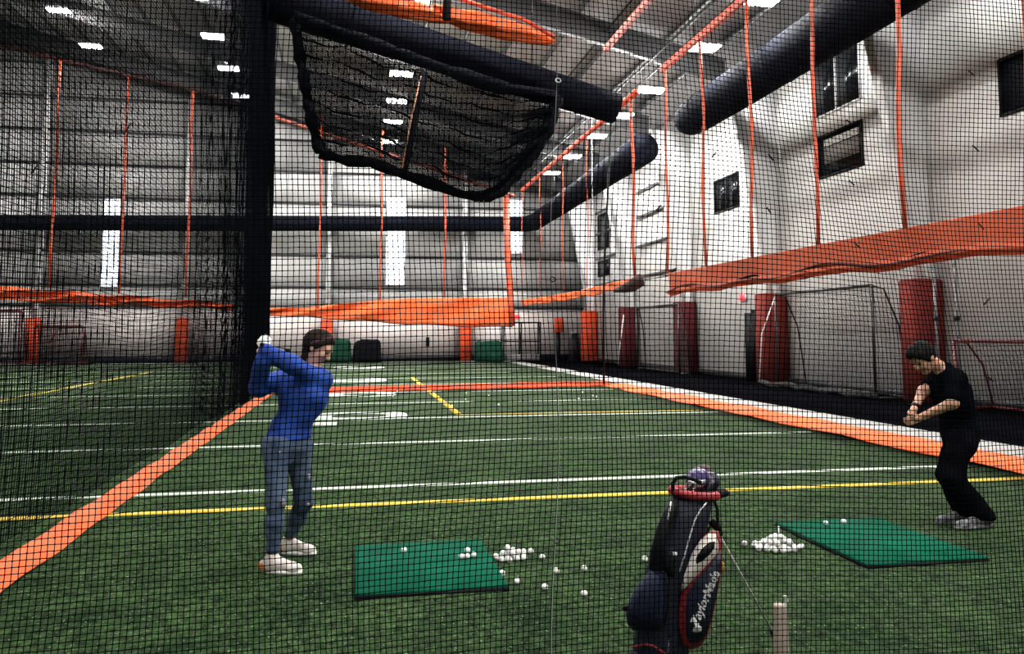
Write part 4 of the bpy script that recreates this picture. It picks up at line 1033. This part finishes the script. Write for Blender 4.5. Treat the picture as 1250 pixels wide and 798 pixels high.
# ================================================================== MATS AND BALLS
M_MAT = mat('green_mat', (0.003, 0.064, 0.036), 0.95, col2=(0.006, 0.092, 0.054), scale=3.5, bump=0.3, bscale=160, spec=0.05)
def golf_mat(x0, x1, y0, y1, label):
    t = Thing('golf_mat', ((x0 + x1) / 2, (y0 + y1) / 2, 0.0), label, 'mat', 'golf mats')
    t.part('rubber_backing', MB().box(x0, x1, y0, y1, 0.0, 0.018), M_BLACK)
    t.part('turf_pile', MB().bevel_box(x0 + 0.004, x1 - 0.004, y0 + 0.004, y1 - 0.004, 0.018, 0.034, 0.008), M_MAT)
golf_mat(0.02, 0.985, 5.15, 6.32, 'green golf mat in front of the person in blue')
golf_mat(3.50, 4.47, 5.13, 6.40, 'green golf mat in front of the person in black')
MZ = 0.034
ball_me = None
def ball_mesh():
    V, Fq = [], []
    import bmesh
    bm = bmesh.new(); bmesh.ops.create_icosphere(bm, subdivisions=3, radius=0.0214)
    me = bpy.data.meshes.new('golf_ball'); bm.to_mesh(me); bm.free()
    me.polygons.foreach_set('use_smooth', np.ones(len(me.polygons), dtype=bool))
    me.materials.append(mat('white_ball', (0.84, 0.84, 0.82), 0.3, bump=0.15, bscale=260)); return me
ball_me = ball_mesh()
def ball(p, label, grp=None):
    o = obj('golf_ball', ball_me, None, None, (float(p[0]), float(p[1]), float(p[2]) + 0.0214)); tag(o, label, 'golf ball', grp or 'golf balls')
def gb(x, y, label, z=0.0, grp=None): ball(ground(x, y + 3.5, z), label, grp)
gb(493, 671, 'lone golf ball on the left green mat', MZ)
for k, (x, y) in enumerate(((563, 679), (570, 679), (578, 677), (570.5, 671.5))):
    gb(x, y, ('leftmost golf ball of the cluster on the left mat', 'front middle golf ball of the cluster on the left mat', 'right golf ball of the cluster on the left mat', 'rear golf ball of the cluster on the left mat')[k], MZ, 'golf balls clustered on the left mat')
for (x, y, lab) in ((613, 700, 'golf ball at the right edge of the left mat'), (631, 710, 'golf ball just right of the left mat corner'), (665, 717, 'golf ball between two others on turf below the pile'),
                    (679, 697, 'golf ball on turf left of the net cord'), (713, 694, 'golf ball on turf farthest right of the pile'), (713, 725, 'nearest golf ball on turf left of the golf bag'),
                    (662, 680, 'golf ball right behind the left pile'), (639, 673, 'left one of two golf balls behind the left pile'), (648, 672.5, 'right one of two golf balls behind the left pile'),
                    (787, 682, 'golf ball on turf just left of the golf bag'), (803, 655, 'golf ball half hidden behind the bag strap'), (909, 663, 'lone golf ball left of the right pile'), (922, 663, 'golf ball touching the left end of the right pile')):
    gb(x, y, lab)
gb(1008, 638, 'left one of two golf balls at the rear edge of the right mat', MZ); gb(1030, 636, 'right one of two golf balls at the rear edge of the right mat', MZ)
def pile(cx, cy, rx, ry, n, lab, grp, seed):
    rr = random.Random(seed); pts = []
    D = 0.0436
    for layer, frac in ((0, 1.0), (1, 0.62), (2, 0.25)):
        z = layer * 0.034
        tries = 0; want = int(n * (0.66, 0.27, 0.07)[layer] + 0.5); got = 0
        while got < want and tries < 6000:
            tries += 1
            a = rr.uniform(0, 6.283); q = math.sqrt(rr.random()) * frac
            p = (cx + rx * q * math.cos(a), cy + ry * q * math.sin(a), z)
            if all((p[0] - o[0]) ** 2 + (p[1] - o[1]) ** 2 + (p[2] - o[2]) ** 2 > D * D for o in pts):
                # upper balls rest only where balls lie below
                if layer and sum(1 for o in pts if abs(o[2] - z + 0.034) < 1e-6 and (p[0] - o[0]) ** 2 + (p[1] - o[1]) ** 2 < 0.0024) < 2: continue
                pts.append(p); got += 1
    for p in pts: ball(p, lab, grp)
c = ground(618, 685); pile(c[0] + 0.035, c[1] + 0.03, 0.11, 0.085, 20, 'white golf ball in the pile at the left mat corner', 'golf balls in the left pile', 3)
c = ground(951, 671); pile(c[0], c[1] + 0.02, 0.19, 0.13, 40, 'white golf ball in the pile beside the right mat', 'golf balls in the right pile', 4)
p = ground(951, 664); pt = Thing('golf_tee', (p[0], p[1], 0.07), 'small upright tee standing in the right ball pile', 'tee')
pt.part('tee_peg', MB().tube([(p[0], p[1], 0.0), (p[0], p[1], 0.125)], 0.004, 6), M_WHITE); pt.part('tee_cup', MB().tube([(p[0], p[1], 0.125), (p[0], p[1], 0.135)], [0.004, 0.008], 8), M_WHITE)
for k in range(14):
    x, y = random.Random(k + 50).uniform(405, 735), random.Random(k + 90).uniform(474, 494)
    gb(x, y - 1, 'tiny white golf ball far down the field near the red skirt', 0.0, 'range balls lying far down the field')

# ================================================================== GOLF BAG
M_NAVY = mat('navy_nylon', (0.007, 0.010, 0.024), 0.6, col2=(0.014, 0.019, 0.042), scale=6, bump=0.25, bscale=30)
M_NAVY2 = mat('navy_pocket', (0.006, 0.010, 0.030), 0.7, col2=(0.012, 0.018, 0.05), scale=14, bump=0.4, bscale=40, stretch=(3, 3, 0.4), spec=0.25)
M_REDT = mat('red_trim', (0.26, 0.012, 0.020), 0.5)
M_BAGW = mat('cream_panel', (0.80, 0.74, 0.68), 0.5)
M_PIPING = mat('white_piping', (0.8, 0.8, 0.8), 0.5)
def golf_bag():
    Y0 = 3.9
    t = Thing('golf_bag', tuple(ground(806, 812)), 'navy stand golf bag with red trim and white lettering behind the net', 'golf bag')
    B = lambda x, y, d=0.0: at(x, y, Y0 + d)
    # main tube: oval sections from the base cup to the red rim
    secs = [(806, 814, 30), (806, 800, 32), (808, 780, 33), (812, 750, 33), (818, 710, 32), (826, 670, 31), (836, 635, 28), (846, 604, 26)]
    def oval(x, y, hw, tilt=0.0, n=22, dep=0.82, d0=0.0):
        c = B(x, y, d0); r = hw * 0.00418
        return [c + r * (math.cos(a) * A((0.98, -0.19, 0)) + dep * math.sin(a) * A((0.19, 0.98, 0))) + A((0, 0, tilt * r * math.cos(a))) for a in np.linspace(0, 2 * math.pi, n + 1)[:-1]]
    t.part('bag_tube', MB().loft([oval(*s) for s in secs]), M_NAVY, smooth=True)
    t.part('base_cup', MB().loft([oval(805, 815, 33), oval(805, 797, 35), oval(806, 793, 34)]), M_BLACK, smooth=True)
    t.part('base_trim', MB().tube([B(772, 790, -0.1), B(785, 786, -0.14), B(797, 788, -0.15), B(808, 795, -0.145), B(816, 801, -0.14)], 0.006, 6), M_REDT)
    rim = oval(847, 601, 27, -0.1); rim.append(rim[0]); t.part('rim', MB().tube(rim, 0.021, 8, cap=False), mat('red_rim', (0.40, 0.02, 0.03), 0.5), smooth=True)
    t.part('top_divider', MB().loft([oval(846.5, 603, 24), oval(847, 599, 24)]), M_BLACK)
    h = B(822, 598, 0.0)
    t.part('handle', MB().tube([B(822, 603, -0.02), B(821, 590, -0.02), B(826, 583, -0.03), B(836, 582, -0.05), B(848, 585, -0.08), B(856, 590, -0.1)], 0.011, 8), M_BLACK, smooth=True)
    # lower left ball pocket, bulging to the left and towards the camera
    def bulge(outline, d0, dd, inset, name, m, layers=(0, 0.35, 0.75, 1.0), shr=(0, 0.03, 0.16, 0.45)):
        c = np.mean(outline, axis=0); rings = []
        for l, s in zip(layers, shr): rings.append([B(*(np.array(p) * (1 - s) + c * s), d0 - dd * l) for p in outline])
        return t.part(name, MB().loft(rings), m, smooth=True)
    pocket = [(806, 693), (796, 694), (786, 703), (776, 716), (768, 732), (764, 750), (766, 762), (772, 769), (784, 771), (798, 771), (810, 770), (815, 757), (818, 735), (817, 712), (813, 698)]
    bulge(pocket, -0.02, 0.17, 0, 'ball_pocket', M_NAVY2)
    t.part('pocket_zip', MB().tube([B(812, 699, -0.15), B(815, 715, -0.17), B(815, 740, -0.17), B(811, 764, -0.15)], 0.005, 6), M_BLACK)
    bulge([(772, 733), (765, 737), (758, 742), (762, 746), (770, 748), (774, 742)], -0.02, 0.06, 0, 'towel_loop', M_BLACK)
    # left strap and accessory pocket
    t.part('shoulder_strap', MB().tube([B(823, 612, -0.06), B(815, 630, -0.09), B(808, 652, -0.11), B(803, 672, -0.11), B(799, 690, -0.08), B(803, 706, -0.1)], [0.022, 0.030, 0.034, 0.034, 0.03, 0.02], 10), M_BLACK, smooth=True)
    t.part('strap_piping', MB().tube([B(819, 612, -0.10), B(817, 625, -0.12), B(815, 634, -0.125)], 0.004, 5), M_PIPING)
    bulge([(812, 672), (822, 668), (826, 685), (824, 704), (814, 704), (809, 688)], -0.1, 0.05, 0, 'side_pouch', M_BLACK)
    t.part('buckle', MB().box(*[v for k in range(3) for v in (B(824, 676, -0.17)[k] - 0.008, B(824, 676, -0.17)[k] + 0.008)]), M_STEEL)
    # long apparel pocket with the lettering
    panel = [(877, 648), (881, 662), (882, 690), (877, 720), (870, 755), (864, 776), (855, 789), (844, 793), (834, 789), (829, 775), (828, 750), (831, 722), (838, 695), (848, 668), (860, 653), (870, 647)]
    bulge(panel, -0.02, 0.13, 0, 'apparel_pocket', M_REDT, (0, 0.55, 0.85, 1.0), (0, 0.0, 0.02, 0.06))
    face = lambda pts, d, th, name, m: t.part(name, MB().prism([B(x, y, d) for x, y in pts], B(0, 0, 0) * 0 + A((0.19, 0.98, 0)) * th), m)
    face([(880, 672), (881, 690), (876, 720), (869, 754), (863, 774), (853, 784), (842, 785), (838, 776), (837, 752), (838, 728), (850, 708), (866, 690)], -0.158, 0.02, 'navy_panel', mat('navy_panel', (0.006, 0.010, 0.030), 0.5))
    face([(874, 652), (877, 664), (877, 674), (866, 686), (850, 703), (836, 718), (831, 721), (836, 704), (845, 678), (856, 660), (866, 652)], -0.160, 0.02, 'white_panel', M_BAGW)
    face([(873, 661), (866, 662), (857, 670), (850, 681), (850, 688), (857, 685), (866, 677), (872, 669)], -0.166, 0.02, 'badge', M_BLACK)
    t.part('piping', MB().tube([B(863, 613, -0.13), B(855, 622, -0.135), B(848, 635, -0.14), B(842, 655, -0.145), B(835, 680, -0.145), B(829, 698, -0.14)], 0.0035, 6), M_PIPING)
    t.part('piping', MB().tube([B(816, 781, -0.145), B(815.5, 796, -0.14)], 0.003, 6), M_PIPING)
    # lettering on the pocket
    def text(body, p0, p1, size, name):
        cu = bpy.data.curves.new(name, 'FONT'); cu.body = body; cu.size = 1.0; cu.extrude = 0.0; cu.shear = 0.25; cu.offset = 0.028; cu.resolution_u = 3
        o = bpy.data.objects.new(name, cu); COL.objects.link(o); dg = bpy.context.evaluated_depsgraph_get(); dg.update()
        me = bpy.data.meshes.new_from_object(o.evaluated_get(dg)); bpy.data.objects.remove(o)
        n = len(me.vertices); co = np.zeros(n * 3, np.float32); me.vertices.foreach_get('co', co); co = co.reshape(-1, 3)
        w = co[:, 0].max() - co[:, 0].min(); a, b = B(*p0, -0.172), B(*p1, -0.172); d = b - a; Lg = np.linalg.norm(d); d = d / Lg
        nrm = A((-0.19, -0.98, 0)); upv = np.cross(nrm, d); upv = unit(upv)
        X = (co[:, 0] - co[:, 0].min()) / w * Lg
        Wd = a + X[:, None] * d + (co[:, 1] * size)[:, None] * upv
        me.vertices.foreach_set('co', (Wd - t.base).astype(np.float32).ravel()); me.update(); me.materials.clear(); me.materials.append(M_PIPING)
        return obj(name, me, None, t.o)
    L1 = text('TaylorMade', (852, 764), (879, 699), 0.060, 'lettering')
    face([(847, 752), (850, 756), (853, 763), (858, 766), (856, 770), (851, 772), (846, 771), (845, 767), (849, 765), (847, 760), (844, 757)], -0.170, 0.004, 'emblem', M_PIPING)
    # stand legs
    for (x0, y0, x1, y1, d0, d1) in ((874, 645, 945, 777, 0.05, 0.20), (868, 640, 885, 735, 0.1, 0.75)):
        p = B(x0, y0, d0); q = ground(x1, y1) if d1 < 0.5 else A((p[0] + 0.1, p[1] + 0.75, 0.012)); q = A((q[0], q[1], 0.012))
        lg = t.part('stand_leg', MB().tube([p, q], 0.0058, 7), mat('pale_leg', (0.55, 0.56, 0.5), 0.4) if d1 < 0.5 else M_BLACK)
        t.part('rubber_foot', MB().tube([q - A((0, 0, 0.01)), q + (p - q) * 0.05], 0.014, 8), M_BLACK, under=lg)
    t.part('leg_bracket', MB().tube([B(868, 636, 0.0), B(875, 642, 0.02), B(880, 652, 0.04)], [0.02, 0.024, 0.012], 8), M_BLACK)
    t.part('yellow_tag', MB().prism([B(880, 684, -0.06), B(884, 688, -0.06), B(884, 700, -0.06), B(881, 699, -0.06)], (0.005, 0.01, 0)), mat('yellow_tag', (0.75, 0.36, 0.02), 0.5))
    t.part('hanging_strap', MB().tube([B(870, 606, -0.03), B(876, 622, -0.02), B(876, 640, -0.02), B(873, 655, -0.03)], 0.008, 6), M_BLACK)
    # clubs in the bag: each one a thing of its own
    def club(x, y, dx, d, kind, m, label):
        c = Thing('golf_club', B(846, 604, d), label, 'golf club', 'clubs standing in the golf bag')
        top = B(x, y, d)
        c.part('shaft', MB().tube([B(844 + (x - 844) * 0.4, 612, d), top], 0.005, 6), M_STEEL)
        if kind == 'cover':
            c.part('head_cover', sdf_mesh('head_cover', [(s_ell(top, (0.062, 0.052, 0.046), (unit(A((0.9, 0, 0.3 * dx))), A((0, 1, 0)), unit(A((-0.3 * dx, 0, 0.9))))), 0.01), (s_cap(top, B(x - 5 * dx, y + 14, d), 0.035, 0.022), 0.03)], 0.006, c.base), m)
        elif kind == 'iron':
            c.part('club_head', MB().prism([top + A(q) for q in ((-0.008, 0, -0.01), (0.008, 0, -0.012), (0.062 * dx, 0, 0.012), (0.070 * dx, 0, 0.042), (0.03 * dx, 0, 0.040))], (0.0, 0.016, 0)), m)
        else:
            c.part('club_head', sdf_mesh('club_head', [(s_ell(top + A((0.03 * dx, 0, 0)), (0.052, 0.03, 0.024)), 0.01)], 0.006, c.base), m)
    M_PURP = mat('purple_white_cover', (0.05, 0.03, 0.16), 0.6, col2=(0.62, 0.58, 0.66), scale=16, lo=0.48, hi=0.6)
    M_PURP2 = mat('dark_purple_cover', (0.012, 0.010, 0.03), 0.6, col2=(0.32, 0.29, 0.36), scale=22, lo=0.5, hi=0.66)
    M_IRON = mat('brushed_iron', (0.7, 0.7, 0.72), 0.25, metal=0.9)
    club(851, 583, 1, 0.0, 'cover', M_PURP, 'club with a purple and white head cover in the bag')
    club(865, 588, 1, 0.03, 'cover', M_PURP2, 'club with a dark purple patterned head cover in the bag')
    club(857, 579, 1, 0.10, 'cover', mat('dark_cover', (0.03, 0.008, 0.012), 0.6), 'club with a dark red tipped cover at the back of the bag')
    club(836, 596, 1, -0.05, 'iron', M_IRON, 'silver iron at the left front of the bag')
    club(846, 596, 1, -0.07, 'iron', M_IRON, 'silver iron in the middle front of the bag')
    club(872, 602, 1, -0.02, 'wood', M_BLACK, 'black headed club sticking out to the right of the bag')
golf_bag()

# beige narrow tube with a curved hook, in front of the bag's leg
t = Thing('marker_tube', (*at(954, 798, 3.55)[:2], 0.0), 'narrow beige upright tube with a curved hook on top', 'tube')
xx, yy = t.base[0], t.base[1]
zt = at(950, 737, 3.55)[2]
t.part('tube_body', MB().loft([[(xx + r * math.cos(a), yy + r * math.sin(a), z) for a in np.linspace(0, 6.2832, 19)[:-1]] for z, r in ((0.0, 0.040), (0.02, 0.038), (zt - 0.01, 0.031), (zt, 0.029))]), mat('beige_tube', (0.50, 0.40, 0.34), 0.5, col2=(0.58, 0.47, 0.41), scale=8), smooth=True)
cl = at(944, 737, 3.55); hk = [(0.0, 0.0, zt - 0.005), (0.008, 0, zt + 0.02), (0.018, 0, zt + 0.045)]
t.part('hook', MB().tube([(xx - 0.012, yy - 0.02, zt + 0.002), (xx + 0.004, yy - 0.02, zt - 0.002), (xx + 0.018, yy - 0.02, zt + 0.008), (xx + 0.024, yy - 0.02, zt + 0.024), (xx + 0.018, yy - 0.02, zt + 0.038), (xx + 0.004, yy - 0.02, zt + 0.042)], [0.005, 0.0065, 0.007, 0.007, 0.006, 0.004], 8), M_WHITE, smooth=True)
